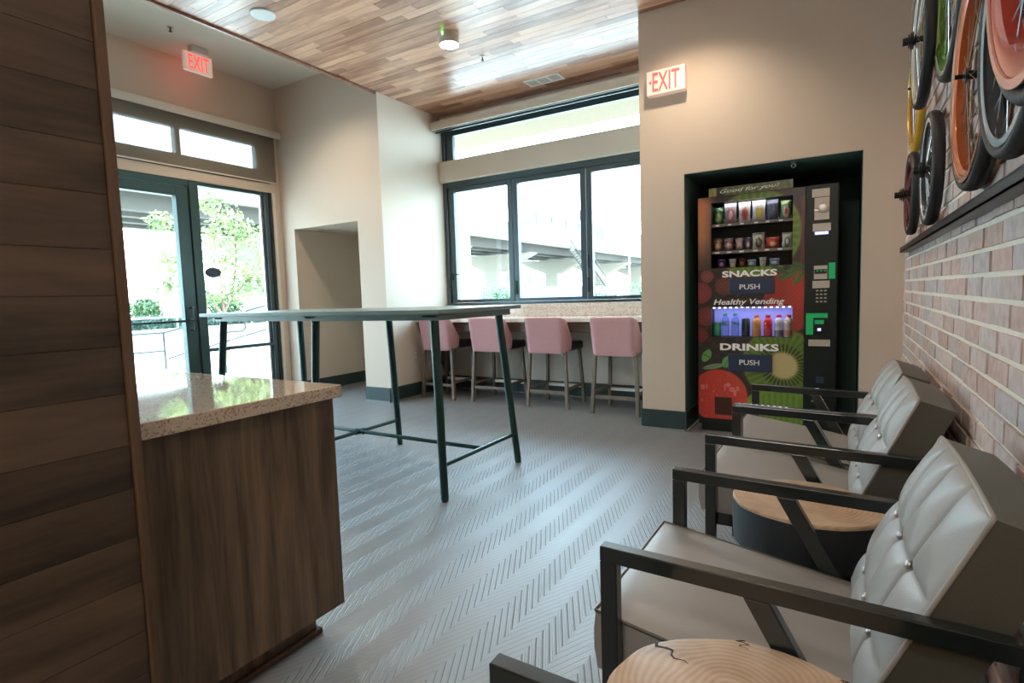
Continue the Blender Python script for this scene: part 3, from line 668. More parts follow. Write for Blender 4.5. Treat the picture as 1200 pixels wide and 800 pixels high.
for i, (x, y, rz) in enumerate([(-1.835, 4.90, 0.0), (-2.57, 4.95, 0.0), (-3.265, 4.95, 0.0), (-3.95, 4.93, -0.03)]):
    o = st if i == 0 else copy_tree(st)
    o.location = (x, y, 0); o.rotation_euler = (0, 0, rz); tag(o, labs[i], 'bar stool', SG)

# ================================================================== armchairs along the brick wall
CW = 0.605      # over the arms
def make_armchair():
    r = empty('armchair', (0, 0, 0))
    # local frame: faces -X, arms at y=0 and y=CW
    ZA = 0.618
    for k, y0 in enumerate((0.0, CW-0.03)):
        y1 = y0+0.03
        a = MB(); a.prism([(-0.437, ZA), (0.275, ZA-0.014), (0.275, ZA-0.048), (-0.437, ZA-0.033)], 'Y', y0, y1)
        ar = a.build('armrest', M['blackframe'], r, bevel=0.0025)
        MB().box(-0.437, -0.400, y0, y1, 0, ZA-0.0335).build('leg', M['blackframe'], r, bevel=0.0025)
        MB().prism([(-0.155, ZA-0.039), (-0.108, ZA-0.0405), (0.215, 0.0), (0.17, 0.0)], 'Y', y0, y1).build('leg', M['blackframe'], r, bevel=0.0025)
        MB().box(0.238, 0.275, y0, y1, 0.27, ZA-0.048).build('back_upright', M['blackframe'], r, bevel=0.0025)
    fr = MB(); fr.box(-0.42, 0.24, 0.032, 0.055, 0.27, 0.315); fr.box(-0.42, 0.24, CW-0.055, CW-0.032, 0.27, 0.315); fr.box(-0.42, -0.39, 0.055, CW-0.055, 0.27, 0.315); fr.box(0.14, 0.275, 0.0, CW, 0.27, 0.30)
    fr.build('seat_frame', M['blackframe'], r, bevel=0.002)
    ys, ye = 0.034, CW-0.034; Wd = ye-ys
    # seat: thick boxed cushion, crowned top, rising to the front
    XS0, XS1 = -0.462, 0.075
    def top(u, v):
        x = XS0+(XS1-XS0)*u; y = ys+Wd*v
        z = 0.452-0.083*u
        crown = 0.024*(max(0, math.sin(PI*min(1, max(0, u))))**0.45)*(max(0, math.sin(PI*v))**0.45)
        return (x, y, z+crown)
    def seat_surf():
        mb = MB(); nu, nv = 28, 22; mb.grid(top, nu, nv); n = (nu+1)
        ring = [i for i in range(nu+1)]+[(j*n+nu) for j in range(1, nv+1)]+[nv*n+i for i in range(nu-1, -1, -1)]+[j*n for j in range(nv-1, 0, -1)]
        prev = ring
        for lev, (ins, dz) in enumerate(((0.0, 0.33), (0.0, 0.66), (0.004, 1.0))):
            cur = []
            for i in ring:
                x, y, z = mb.v[i]; zb = 0.318-0.012*(x-XS0)/(XS1-XS0)
                xx = x+(ins if x < -0.4 else 0)+( -0.006*math.sin(PI*dz) if x <= XS0+1e-6 else 0)
                cur.append(len(mb.v)); mb.v.append((xx, y, z+(zb-z)*dz))
            m = len(ring)
            for a in range(m): mb.f.append((prev[a], prev[(a+1) % m], cur[(a+1) % m], cur[a]))
            prev = cur
        mb.f.append(tuple(prev)); return mb, [mb.v[i] for i in ring]
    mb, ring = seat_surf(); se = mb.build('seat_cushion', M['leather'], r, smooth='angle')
    pp = [Vector(p) for p in ring]; MB().tube(pp+[pp[0]], 0.004, 6).build('piping', M['leather_shaded'], se, smooth=True)
    # back: boxed cushion, biscuit tufted in 4 x 3
    th = math.atan(0.443)
    base = Vector((0.028, 0, 0.392)); up = Vector((math.sin(th), 0, math.cos(th))); nrm = Vector((-math.cos(th), 0, math.sin(th)))
    Lh = (0.783-0.392)/math.cos(th); TK = 0.105
    rows = [0.0, 0.21, 0.58, 1.0]; NCOL = 4
    def prof(t): return max(0.0, math.sin(PI*t))**0.34
    def depth(u, v):
        cu = (u*NCOL) % 1.0 if u < 1 else 1.0
        k = 0
        while k < 2 and v > rows[k+1]: k += 1
        cv = (v-rows[k])/(rows[k+1]-rows[k])
        inner_u = prof(cu) if 0 < u < 1 else 0; inner_v = prof(min(1, max(0, cv)))
        # seams at the outer rim are the piping, not a crease
        eu = prof(min(1, u*1.0)) ; ev = prof(v)
        edge = (eu*ev)
        # channels: creases stronger down the columns than across
        du = 1-inner_u; dv = 1-inner_v
        near_u = min(u, 1-u) < 0.5/NCOL and abs(u-0.5) > 0.5-0.001
        s = 0.040*edge - 0.030*min(1, max(du, dv*0.75)+0.25*du*dv)*min(1, edge*1.4)
        # the buttons pull deeper
        for rv in rows[1:3]:
            for c in range(1, NCOL):
                d2 = ((u-c/NCOL)*Wd)**2+((v-rv)*Lh)**2
                s -= 0.008*math.exp(-d2/(0.014**2))
        return s
    def front(u, v):
        bow = -0.012*math.sin(PI*u)*(v**3)     # top edge dips slightly
        p = base+up*(Lh*v)+nrm*depth(u, v); return (p.x, ys+Wd*u, p.z+0.012*math.sin(PI*u)*v**4)
    nu, nv = 72, 60; mb = MB().grid(front, nu, nv); fo = mb.build('back_cushion', M['leather'], r, smooth=True)
    n = nu+1; ring = list(range(nu+1))+[j*n+nu for j in range(1, nv+1)]+[nv*n+i for i in range(nu-1, -1, -1)]+[j*n for j in range(nv-1, 0, -1)]
    rv = [mb.v[i] for i in ring]
    bx = MB(); m = len(rv); bx.v = [(v[0]-nrm.x*(-0.0), v[1], v[2]) for v in rv]+[(v[0]-nrm.x*TK, v[1], v[2]-nrm.z*TK+0.012) for v in rv]
    bx.v = [tuple(v) for v in rv]+[tuple(Vector(v)-nrm*TK*(1.0)+Vector((0, 0, 0.012)) ) for v in rv]
    bx.f = [(a, (a+1) % m, m+(a+1) % m, m+a) for a in range(m)]+[tuple(range(2*m-1, m-1, -1))]
    bx.build('back_panel', M['leather_shaded'], fo, smooth='angle')
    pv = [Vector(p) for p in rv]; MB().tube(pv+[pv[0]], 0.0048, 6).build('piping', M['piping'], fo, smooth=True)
    for rvv in rows[1:3]:
        for c in range(1, NCOL):
            p = Vector(front(c/NCOL, rvv))+nrm*0.025
            q = MB().lathe([(0.0001, -0.004), (0.0085, -0.003), (0.0095, 0.0), (0.0065, 0.004), (0.0001, 0.006)], (0, 0, 0), 'X', 12)
            qo = q.build('button', M['steel'], fo, smooth=True); qo.location = p; qo.rotation_euler = (0, th+PI, 0)
    return r
ac = make_armchair(); AG = 'taupe leather armchairs along the brick wall'
for i, (y, lab) in enumerate([(1.055, 'taupe leather armchair with the large tufted back, between the two stump tables'),
                              (2.08, 'taupe leather armchair just behind the farther stump table'),
                              (2.70, 'taupe leather armchair farthest along the brick wall, nearest the vending machine'),
                              (0.055, 'taupe leather armchair in front of the nearer stump table, only its black arm end showing')]):
    o = ac if i == 0 else copy_tree(ac)
    o.location = (0, y, 0); tag(o, lab, 'armchair', AG)

# ================================================================== stump tables
def stump(cx, cy, rx, ry, zt, hcap, seed, lab, crack):
    r = empty('stump_table', (0, 0, 0)); rnd = random.Random(seed)
    ph = [rnd.random()*6.28 for _ in range(5)]
    wob = lambda t, h=0: 1+0.028*math.sin(2*t+ph[0])+0.016*math.sin(3*t+ph[1])+0.008*math.sin(7*t+ph[2])+0.004*math.sin(13*t+ph[3])
    n = 72
    def cap(prof, m, name, par):
        mb = MB(); 
        for (s, h) in prof:
            for a in range(n):
                t = 2*PI*a/n; w_ = wob(t); mb.v.append((rx*s*w_*math.cos(t), ry*s*w_*math.sin(t), h))
        for k in range(len(prof)-1):
            for a in range(n):
                b = (a+1) % n; mb.f.append((k*n+a, k*n+b, (k+1)*n+b, (k+1)*n+a))
        mb.f.append(tuple(range(n-1, -1, -1))); mb.f.append(tuple(range((len(prof)-1)*n, len(prof)*n)))
        return mb.build(name, m, par, smooth='angle')
    cap([(0.93, zt-hcap), (0.985, zt-hcap+0.012), (1.0, zt-hcap/2), (1.0, zt-0.012)], M['bark'], 'bark_rim', r)
    cap([(0.995, zt-0.0118), (0.995, zt-0.005), (0.98, zt-0.001), (0.95, zt)], M['stumptop'], 'cut_top', r)
    cap([(0.72, 0.0), (0.74, 0.02), (0.76, zt-hcap-0.001)], M['bark'], 'base', r)
    for (a, l, w_) in crack:
        q = MB(); pts = []; m = 7
        for k in range(m+1):
            s = 0.985-l*k/m; t = a+0.05*math.sin(k*1.7); wd = w_*(1-k/m)+0.0003
            px, py = rx*wob(t)*s*math.cos(t), ry*wob(t)*s*math.sin(t); pts.append((px, py, wd, t))
        q.v = [(p[0]-p[2]*math.sin(p[3]), p[1]+p[2]*math.cos(p[3]), zt+0.0004) for p in pts]+[(p[0]+p[2]*math.sin(p[3]), p[1]-p[2]*math.cos(p[3]), zt+0.0004) for p in pts]
        q.v += [(v[0], v[1], zt-0.002) for v in q.v]; N = m+1
        for k in range(m): q.f += [(k, k+1, N+k+1, N+k), (2*N+k, 3*N+k, 3*N+k+1, 2*N+k+1), (k, 2*N+k, 2*N+k+1, k+1), (N+k, N+k+1, 3*N+k+1, 3*N+k)]
        q.build('crack', M['bark'], r)
    r.location = (cx, cy, 0); tag(r, lab, 'side table', 'stump side tables'); return r
stump(-0.115, 0.865, 0.215, 0.19, 0.50, 0.15, 3, 'pale sawn stump side table at the bottom edge, with radial cracks', [(2.55, 0.35, 0.004), (1.75, 0.14, 0.003), (0.9, 0.2, 0.002)])
stump(-0.095, 1.862, 0.205, 0.192, 0.50, 0.15, 11, 'pale sawn stump side table between two armchairs, black bark rim showing', [])

# ================================================================== vending machine
VY = 4.62
vm = empty('vending_machine', (0, 0, 0)); tag(vm, 'tall black vending machine printed with fruit, in the wall recess', 'vending machine')
VX0, VX1, VXC, VB, VT = -1.018, -0.05, -0.262, 0.108, 1.87
GU = (-0.92, -0.342, 1.31, 1.82); GD = (-0.919, -0.338, 0.768, 1.003)
b = MB(); b.box(VX0, VX0+0.04, VY+0.004, 5.45, 0.06, VT); b.box(VX1-0.2, VX1, VY+0.006, 5.45, 0.06, VT); b.box(VX0+0.04, VX1-0.2, VY+0.004, 5.45, VT-0.035, VT)
b.box(VX0+0.04, VX1-0.2, VY+0.004, 5.45, 0.06, 0.74); b.box(VX0+0.04, VX1-0.2, VY+0.35, 5.45, 0.74, VT-0.035); b.box(VX0+0.04, VX1-0.2, VY+0.004, VY+0.35, 1.03, 1.285)
b.box(VX0+0.02, VX1-0.02, VY+0.03, 5.4, 0.0, 0.06)
b.build('cabinet', M['vblack'], vm, bevel=0.002)
def art(X, Z):
    c = np.empty(X.shape+(3,)); c[:] = (46, 44, 40)
    nz = lambda f, p=0: np.sin(X*f+p)*np.cos(Z*f*1.3-p)+0.6*np.sin(X*f*2.3-Z*f*1.7+p*2)
    def blend(mask, col, a=1.0):
        mm = np.clip(mask, 0, 1)[..., None]*a; c[:] = c*(1-mm)+np.array(col, float)*mm
    sm = lambda d, w=0.01: np.clip(0.5-d/w, 0, 1)
    blend(sm(Z-1.3, 0.5)*0+np.clip((Z-1.25)/0.3, 0, 1)*np.clip((-0.86-X)/0.12, 0, 1), (186, 138, 92))
    blend(np.clip((Z-1.5)/0.3, 0, 1)*np.clip((-0.9-X)/0.08, 0, 1), (206, 134, 84), 0.6)
    blend(np.clip(nz(55)*0.5, 0, 1)*(Z < 1.32)*(Z > 0.6)*(X < -0.5), (118, 78, 58), 0.6)
    # kiwi behind the upper glass
    def kiwi(cx, cz, R, sx=1.0, rot=0.0, core=0.28):
        dx, dz = X-cx, Z-cz; u = (dx*math.cos(rot)+dz*math.sin(rot))/sx; v = -dx*math.sin(rot)+dz*math.cos(rot)
        r = np.hypot(u, v)/R; a = np.arctan2(v, u)
        blend(sm(r-1.0, 0.04), (86, 70, 44)); blend(sm(r-0.965, 0.03), (104, 142, 50))
        ray = 0.5+0.5*np.sin(a*34+np.sin(r*9)*0.6)
        blend(sm(r-0.93, 0.05)*ray, (64, 104, 34), 0.75); blend(sm(r-0.62, 0.2), (92, 128, 44), 0.6)
        blend(sm(abs(r-0.44)-0.13, 0.06)*np.clip(ray*1.7-0.5, 0, 1), (30, 32, 18), 0.9); blend(sm(r-core, 0.1), (196, 192, 122))
    kiwi(-0.60, 1.56, 0.335, 0.98)
    blend(np.clip((X+0.30)/0.03, 0, 1)*(Z > 1.30)*(Z < 1.80), (104, 58, 44), 0.8)
    # berries
    def berry(cx, cz, R, col, k=1.0):
        r = np.hypot(X-cx, (Z-cz)*k)/R; sh = 1-0.35*np.clip(r, 0, 1)
        mm = sm(r-1, 0.05); blend(mm*1.0, col); blend(mm*(1-sh), (70, 20, 20), 0.9)
        blend(mm*np.clip(np.sin(X*210)*np.sin(Z*190+X*40)-0.72, 0, 1)*3, (236, 190, 150), 0.5)
    berry(-1.00, 1.12, 0.085, (150, 72, 74)); berry(-0.96, 0.93, 0.075, (132, 66, 60)); berry(-1.0, 0.78, 0.06, (120, 54, 48)); berry(-0.95, 1.25, 0.05, (142, 92, 78))
    berry(-0.82, 1.17, 0.07, (110, 66, 48)); berry(-0.36, 1.04, 0.175, (178, 66, 46), 0.75); berry(-0.29, 1.1, 0.14, (186, 62, 44), 0.7)
    def leaf(cx, cz, L, Wd, rot, col):
        dx, dz = X-cx, Z-cz; u = (dx*math.cos(rot)+dz*math.sin(rot))/L; v = (-dx*math.sin(rot)+dz*math.cos(rot))/Wd
        d = u*u+np.abs(v)**1.4; blend(sm(d-1, 0.2), col); blend(sm(np.abs(v)-0.08, 0.1)*sm(d-0.9, 0.2), tuple(x*0.6 for x in col))
    leaf(-0.36, 1.25, 0.09, 0.03, 0.5, (66, 112, 50)); leaf(-0.31, 1.30, 0.08, 0.026, -0.4, (58, 98, 48)); leaf(-0.43, 1.28, 0.07, 0.02, -0.5, (52, 92, 46)); leaf(-0.30, 1.21, 0.06, 0.02, 0.9, (74, 120, 56))
    kiwi(-0.60, 0.49, 0.0001)
    kiwi(-0.40, 0.555, 0.30, 0.92, 0.9, 0.36)
    # cut kiwi lying below, paler flesh
    dx, dz = X+0.42, Z-0.22; rr = np.hypot(dx/0.25, dz/0.17); blend(sm(rr-1, 0.05), (112, 160, 52)); blend(sm(rr-0.8, 0.15)*(0.5+0.5*np.sin(X*150)), (76, 124, 40), 0.7)
    leaf(-0.955, 0.615, 0.035, 0.055, -0.5, (96, 176, 84)); leaf(-0.80, 0.57, 0.05, 0.035, 1.2, (92, 168, 78)); leaf(-0.90, 0.53, 0.09, 0.02, 0.2, (120, 160, 104))
    # tomato with drops of water
    r = np.hypot((X+0.862)/0.215, (Z-0.292)/0.215); mm = sm(r-1, 0.04)
    blend(mm, (202, 62, 44)); blend(mm*np.clip(r-0.55, 0, 1)*(X > -0.8), (206, 110, 62), 0.9); blend(mm*np.clip((X+0.95)*-6, 0, 1), (168, 44, 36), 0.6)
    for (px, pz, ww, hh) in ((-0.985, 0.36, .018, .02), (-0.955, 0.365, .006, .022), (-0.79, 0.385, .02, .018), (-0.76, 0.35, .024, .02), (-0.74, 0.325, .012, .028), (-0.72, 0.36, .012, .02), (-0.815, 0.365, .006, .03), (-0.99, 0.25, .008, .01), (-0.9, 0.33, .005, .006), (-0.87, 0.30, .005, .004)):
        d = ((X-px)/ww)**2+((Z-pz)/hh)**2; blend(mm*sm(d-1, 0.8)*(np.sin(X*520+Z*300) > -0.3), (240, 176, 160), 0.9)
    sp = np.sin(X*310+np.sin(Z*90)*3)*np.sin(Z*270+np.cos(X*120)*2); blend(mm*(sp > 0.93), (232, 150, 130), 0.7)
    c = c*0.86+np.array((14, 12, 10)); c[..., 1] *= 0.93; c += rng.normal(0, 3, X.shape)[..., None]
    return np.clip(c, 0, 255)
def print_panel(name, x0, x1, z0, z1, y, th, parent, holes=(), nx=190, nz=440, fn=art):
    xsn = np.unique(np.concatenate([np.linspace(x0, x1, nx)]+[[h[0], h[1]] for h in holes])); zsn = np.unique(np.concatenate([np.linspace(z0, z1, nz)]+[[h[2], h[3]] for h in holes]))
    Xg, Zg = np.meshgrid(xsn, zsn); colr = fn(Xg, Zg); nX = len(xsn)
    verts = np.stack([Xg.ravel(), np.full(Xg.size, y), Zg.ravel()], 1)
    cxm = (xsn[:-1]+xsn[1:])/2; czm = (zsn[:-1]+zsn[1:])/2; keep = np.ones((len(czm), len(cxm)), bool)
    for h in holes: keep &= ~((cxm[None, :] > h[0]) & (cxm[None, :] < h[1]) & (czm[:, None] > h[2]) & (czm[:, None] < h[3]))
    jj, ii = np.nonzero(keep); a = jj*nX+ii; faces = np.stack([a, a+1, a+1+nX, a+nX], 1)
    me = bpy.data.meshes.new(name); me.from_pydata(verts.tolist(), [], faces.tolist()); me.update()
    at = me.attributes.new('print', 'FLOAT_COLOR', 'POINT'); s = colr/255.0; l = np.where(s <= 0.04045, s/12.92, ((s+0.055)/1.055)**2.4)
    at.data.foreach_set('color', np.concatenate([l.reshape(-1, 3), np.ones((l.shape[0]*l.shape[1], 1))], 1).astype(np.float32).ravel())
    me.materials.append(M['print_']); o = bpy.data.objects.new(name, me); COL.objects.link(o); o.parent = parent
    md = o.modifiers.new('solidify', 'SOLIDIFY'); md.thickness = th; md.offset = -1
    return o
pa = print_panel('printed_front', VX0, VXC, VB, VT-0.004, VY, 0.004, vm, holes=(GU, GD))
# make sure the print faces the room
bmx = bmesh.new(); bmx.from_mesh(pa.data); bmesh.ops.recalc_face_normals(bmx, faces=bmx.faces)
if sum(f.normal.y for f in bmx.faces) > 0: bmesh.ops.reverse_faces(bmx, faces=bmx.faces)
bmx.to_mesh(pa.data); bmx.free()
def topper(X, Z):
    c = np.empty(X.shape+(3,)); c[:] = (96, 104, 60); m = (X < -0.86); c[m] = (168, 160, 88)
    c += 14*np.sin(X*140+Z*30)[..., None]; k = (X > -0.88) & (X < -0.83); c[k] = (60, 52, 50); return np.clip(c, 0, 255)
box('topper_panel', M['vblack'], -0.935, -0.343, VY+0.006, VY+0.016, 1.8705, 1.934, vm)
tp = print_panel('topper_print', -0.935, -0.343, 1.8705, 1.934, VY+0.003, 0.002, vm, nx=60, nz=8, fn=topper)
for (nm, hl) in (('snack_cavity', GU), ('drink_cavity', GD)):
    x0, x1, z0, z1 = hl; c = MB(); D = VY+0.345
    c.box(x0-0.008, x0, VY+0.005, D, z0-0.02, z1+0.02); c.box(x1, x1+0.008, VY+0.005, D, z0-0.02, z1+0.02); c.box(x0-.008, x1+.008, VY+0.005, D, z1, z1+0.01); c.box(x0-.008, x1+.008, VY+0.005, D, z0-0.01, z0)
    c.box(x0-.008, x1+.008, D-0.005, D, z0, z1); co = c.build('cavity_lining', M['trayin'], vm)
    box('glass_window', M['vglass'], x0+0.001, x1-0.001, VY+0.001, VY+0.004, z0+0.001, z1-0.001, vm)
box('lit_back_wall', M['lavender'], GD[0]+0.001, GD[1]-0.001, VY+0.13, VY+0.133, GD[2]+0.001, GD[3]-0.001, vm)
for k in range(14):
    x = GD[0]+0.02+k*(GD[1]-GD[0]-0.04)/13
    box('led', M['led'], x-0.008, x+0.008, VY+0.008, VY+0.016, GD[3]-0.007, GD[3]-0.001, vm)
lamp('machine_drink_light', 'AREA', (-0.63, VY+0.05, GD[3]-0.01), 0.45, (0.72, 0.74, 1.0), size=0.55, size_y=0.03)
lamp('machine_snack_light', 'AREA', (-0.63, VY+0.06, GU[3]-0.006), 0.5, (1.0, 0.95, 0.88), size=0.5, size_y=0.05)
TR = [1.655, 1.443, 1.312]
for z in TR[:2]:
    t = MB(); t.box(GU[0]+0.001, GU[1]-0.001, VY+0.035, VY+0.33, z-0.006, z-0.003); to = t.build('tray', M['darksteel'], vm)
    box('tray_lip', M['tray'], GU[0]+0.001, GU[1]-0.001, VY+0.028, VY+0.034, z-0.02, z+0.002, to)
    for x in (-0.88, -0.79, -0.7, -0.6, -0.52, -0.43):
        box('price_tag', M['letter'], x-0.018+(z*0.03 % .01), x+0.018, VY+0.0265, VY+0.028, z-0.016, z-0.004, to)
box('tray', M['darksteel'], GU[0]+0.001, GU[1]-0.001, VY+0.035, VY+0.33, GU[2]+0.0005, GU[2]+0.004, vm)
# wire coils behind the bags
for z, xsx in ((TR[0], (-0.88, -0.79, -0.69, -0.585, -0.49, -0.40)), (TR[1], (-0.88, -0.79, -0.69, -0.585, -0.49, -0.40))):
    for x in xsx:
        pts = [(x+0.03*math.cos(t*0.7), VY+0.14+t*0.0042, z+0.034+0.03*math.sin(t*0.7)) for t in range(44)]
        MB().tube(pts, 0.0015, 4).build('wire_coil', M['steel'], vm, smooth=True)
for x in (-0.835, -0.74, -0.635, -0.54, -0.44):
    box('divider', M['darksteel'], x-0.001, x+0.001, VY+0.12, VY+0.33, TR[0], TR[0]+0.06, vm)
# lettering and flaps
text('lettering', 'Good for you!', M['letter'], vm, -0.852, 1.879, -0.432, 1.916, 'Y', VY+0.0015, shear=0.35, rise=0.004)
text('lettering', 'SNACKS', M['letter'], vm, -0.835, 1.236, -0.443, 1.286, 'Y', VY-0.0005, bold=0.035)
text('lettering', 'Healthy Vending', M['letter'], vm, -0.899, 1.010, -0.391, 1.066, 'Y', VY-0.0005, shear=0.25, bold=0.014)
text('lettering', 'DRINKS', M['letter'], vm, -0.851, 0.663, -0.428, 0.718, 'Y', VY-0.0005, bold=0.035)
for (x0, x1, z0, z1, t0, t1) in ((-0.783, -0.464, 1.103, 1.222, 1.139, 1.178), (-0.789, -0.472, 0.500, 0.635, 0.552, 0.592)):
    fl = MB().box(x0, x1, VY-0.012, VY-0.0005, z0, z1).build('push_flap', M['navy'], vm, bevel=0.003)
    text('lettering', 'PUSH', M['letter'], fl, -0.705, t0, -0.562, t1, 'Y', VY-0.0122, bold=0.008)
vg = box('vent_panel', mat('vent_red_mesh', (120, 62, 48), 0.5), -0.892, -0.762, VY-0.002, VY-0.0004, 0.14, 0.287, vm)
for k in range(11): box('vent_slat', M['blackp'], -0.888+k*0.0118, -0.882+k*0.0118, VY-0.005, VY-0.0021, 0.145, 0.283, vg)
# control column
cc = MB().box(-0.2575, -0.056, VY-0.006, VY+0.0055, 0.10, 1.872).build('control_column', M['vblack'], vm, bevel=0.003)
YC = VY-0.0062
box('label_plate', M['plate'], -0.219, -0.108, YC-0.003, YC, 1.783, 1.840, cc); box('label_plate', M['plate'], -0.202, -0.109, YC-0.003, YC, 1.621, 1.778, cc)
dsc = MB().lathe([(0.030, 0.0), (0.030, -0.004), (0.022, -0.005), (0.001, -0.005)], (-0.150, YC-0.0031, 1.70), 'Y', 24).build('coin_dial', M['steel'], cc, smooth='angle')
box('coin_lever', M['chrome'], -0.203, -0.178, YC-0.010, YC-0.0031, 1.686, 1.695, cc)
box('label_plate', M['plate'], -0.212, -0.098, YC-0.003, YC, 1.541, 1.596, cc); box('display', M['bluelcd'], -0.198, -0.112, YC-0.004, YC, 1.516, 1.537, cc)
box('bill_slot_frame', M['plate'], -0.2, -0.116, YC-0.003, YC, 1.197, 1.294, cc); box('bill_slot', M['blackp'], -0.197, -0.119, YC-0.006, YC-0.0031, 1.235, 1.268, cc)
for k in range(3): box('slot_light', M['ggreen'], -0.185+k*0.024, -0.172+k*0.024, YC-0.008, YC-0.0061, 1.252, 1.262, cc)
box('green_sticker', M['ggreen'], -0.108, -0.066, YC-0.0015, YC, 1.197, 1.312, cc)
box('label_plate', M['plate'], -0.209, -0.1, YC-0.004, YC, 1.132, 1.185, cc)
for a in range(3):
    for c_ in range(4): box('key', M['steel'], -0.186+a*0.026, -0.170+a*0.026, YC-0.005, YC, 1.108-c_*0.0265, 1.119-c_*0.0265, cc)
gl = MB().prism([(-0.247, 0.950), (-0.109, 0.950), (-0.109, 0.916), (-0.201, 0.916), (-0.201, 0.793), (-0.247, 0.793)], 'Y', YC-0.0015, YC).build('green_sticker', M['ggreen'], cc)
rd = MB().box(-0.195, -0.126, YC-0.018, YC, 0.811, 0.905).build('card_reader', M['blackp'], cc, bevel=0.003)
box('reader_screen', M['ggreen'], -0.190, -0.132, YC-0.0195, YC-0.0181, 0.872, 0.900, rd); box('reader_light', M['bluelcd'], -0.172, -0.150, YC-0.0195, YC-0.0181, 0.822, 0.842, rd)
box('label_plate', M['plate'], -0.230, -0.091, YC-0.003, YC, 0.709, 0.757, cc); box('coin_return', M['bluelcd'] if False else M['navy'], -0.179, -0.128, YC-0.006, YC, 0.437, 0.484, cc)
box('lock_plate', M['plate'], -0.165, -0.128, YC-0.003, YC, 0.30, 0.32, cc)
MB().lathe([(0.007, 0), (0.007, -0.004), (0.001, -0.005)], (-0.2, YC, 0.30), 'Y', 12).build('lock', M['steel'], cc, smooth='angle')
rebase(vm, (-0.534, 5.03, 0))
# small security camera hanging in the recess ceiling
kn = empty('ceiling_hook', (0, 0, 0)); MB().lathe([(0.02, 0), (0.02, -0.006), (0.008, -0.008)], (-0.34, 4.60, 2.0495), n=16).build('hook_plate', M['steel'], kn, smooth='angle')
MB().tube([(-0.34+0.014*math.cos(t/10*2*PI), 4.60, 2.024+0.014*math.sin(t/10*2*PI)) for t in range(-3, 8)], 0.003, 6).build('hook_ring', M['steel'], kn, smooth=True)
tag(rebase(kn, (-0.34, 4.60, 2.0495)), 'small steel ring hook on the ceiling of the vending recess', 'hook')

# ------------------------------------------------------------------ snacks
def bag_mat(name, c1, c2, c3):
    q = NT(name); q.setv(Roughness=0.25); t = q.n('ShaderNodeTexCoord'); s = q.n('ShaderNodeSeparateXYZ'); q.l(t.outputs['Generated'], s.inputs[0])
    dx = _m(q, 'MULTIPLY', _m(q, 'SUBTRACT', s.outputs[0], 0.55), 1.25); dz = _m(q, 'SUBTRACT', s.outputs[2], 0.42)
    r = _m(q, 'SQRT', _m(q, 'ADD', _m(q, 'POWER', dx, 2), _m(q, 'POWER', dz, 2)))
    nz = q.n('ShaderNodeTexNoise'); nz.inputs['Scale'].default_value = 7; q.l(t.outputs['Generated'], nz.inputs['Vector'])
    f = _m(q, 'ADD', r, _m(q, 'MULTIPLY', _m(q, 'SUBTRACT', nz.outputs[0], 0.5), 0.25))
    rp_ = q.n('ShaderNodeValToRGB'); rp_.color_ramp.interpolation = 'EASE'; e = rp_.color_ramp.elements
    e[0].position = 0.12; e[0].color = lin(c3); e[1].position = 0.42; e[1].color = lin(c1); x = e.new(0.26); x.color = lin(c2)
    q.l(f, rp_.inputs[0]); q.l(rp_.outputs[0], q.b.inputs['Base Color']); return q.m
def bag(x, z, w_, h, cols, lab, cat='snack bag', y=VY+0.075, th=0.024, tilt=0.0):
    r = empty('snack_bag', (x, y, z)); tag(r, lab, cat, 'snack bags in the vending machine')
    m = bag_mat('bag_print', *cols)
    def fr(u, v, s=1):
        d = (max(0, math.sin(PI*u))*max(0, math.sin(PI*v)))**0.55; pin = 1-0.07*math.sin(PI*v)
        return ((u-0.5)*w_*pin, -s*th*d*(1+0.15*math.sin(u*17+v*9)), v*h)
    b = MB().grid(lambda u, v: fr(u, v, 1), 12, 14); b.grid(lambda u, v: fr(u, v, -1), 12, 14); b.build('pouch', m, r, smooth=True)
    for zz_ in ((h-0.001, h+0.010),):
        cr = MB(); n = 12
        cr.v = [((k/n-0.5)*w_, -0.0012+(0.0015 if k % 2 else -0.0015), zz_[0]) for k in range(n+1)]+[((k/n-0.5)*w_, -0.0012+(0.0015 if k % 2 else -0.0015), zz_[1]) for k in range(n+1)]
        cr.f = [(k, k+1, n+2+k, n+1+k) for k in range(n)]; o = cr.build('crimped_seal', m, r, solid=0.001)
    r.rotation_euler = (tilt, 0, 0); return r
P1 = (70, 110, 74); 
T0 = TR[0]
bag(-0.878, T0, 0.078, 0.125, ((52, 92, 62), (120, 168, 110), (206, 222, 150)), 'green snack bag, leftmost on the top tray of the machine')
bag(-0.787, T0, 0.092, 0.155, ((150, 150, 158), (214, 96, 96), (236, 232, 236)), 'silver and pink snack bag, second on the top tray of the machine')
bag(-0.684, T0, 0.088, 0.150, ((212, 204, 206), (196, 110, 104), (176, 78, 70)), 'white snack bag with a red oval, third on the top tray')
bag(-0.582, T0, 0.096, 0.150, ((196, 200, 214), (222, 190, 110), (238, 218, 96)), 'silver snack bag with a yellow round picture on the top tray')
bag(-0.487, T0, 0.080, 0.145, ((66, 72, 92), (88, 98, 120), (120, 128, 150)), 'dark blue-grey snack bag near the right end of the top tray')
bag(-0.395, T0, 0.070, 0.130, ((96, 132, 84), (216, 206, 180), (204, 84, 88)), 'cream snack bag with a red corner, rightmost on the top tray')
T1 = TR[1]
bag(-0.880, T1, 0.072, 0.098, ((104, 74, 58), (206, 146, 100), (236, 222, 206)), 'brown and orange snack bag, leftmost on the middle tray')
bag(-0.800, T1, 0.074, 0.095, ((112, 90, 96), (206, 150, 156), (232, 214, 214)), 'pink and grey snack bag, second on the middle tray')
bag(-0.720, T1, 0.060, 0.090, ((150, 130, 112), (214, 180, 170), (236, 226, 214)), 'pale beige snack bag, third on the middle tray')
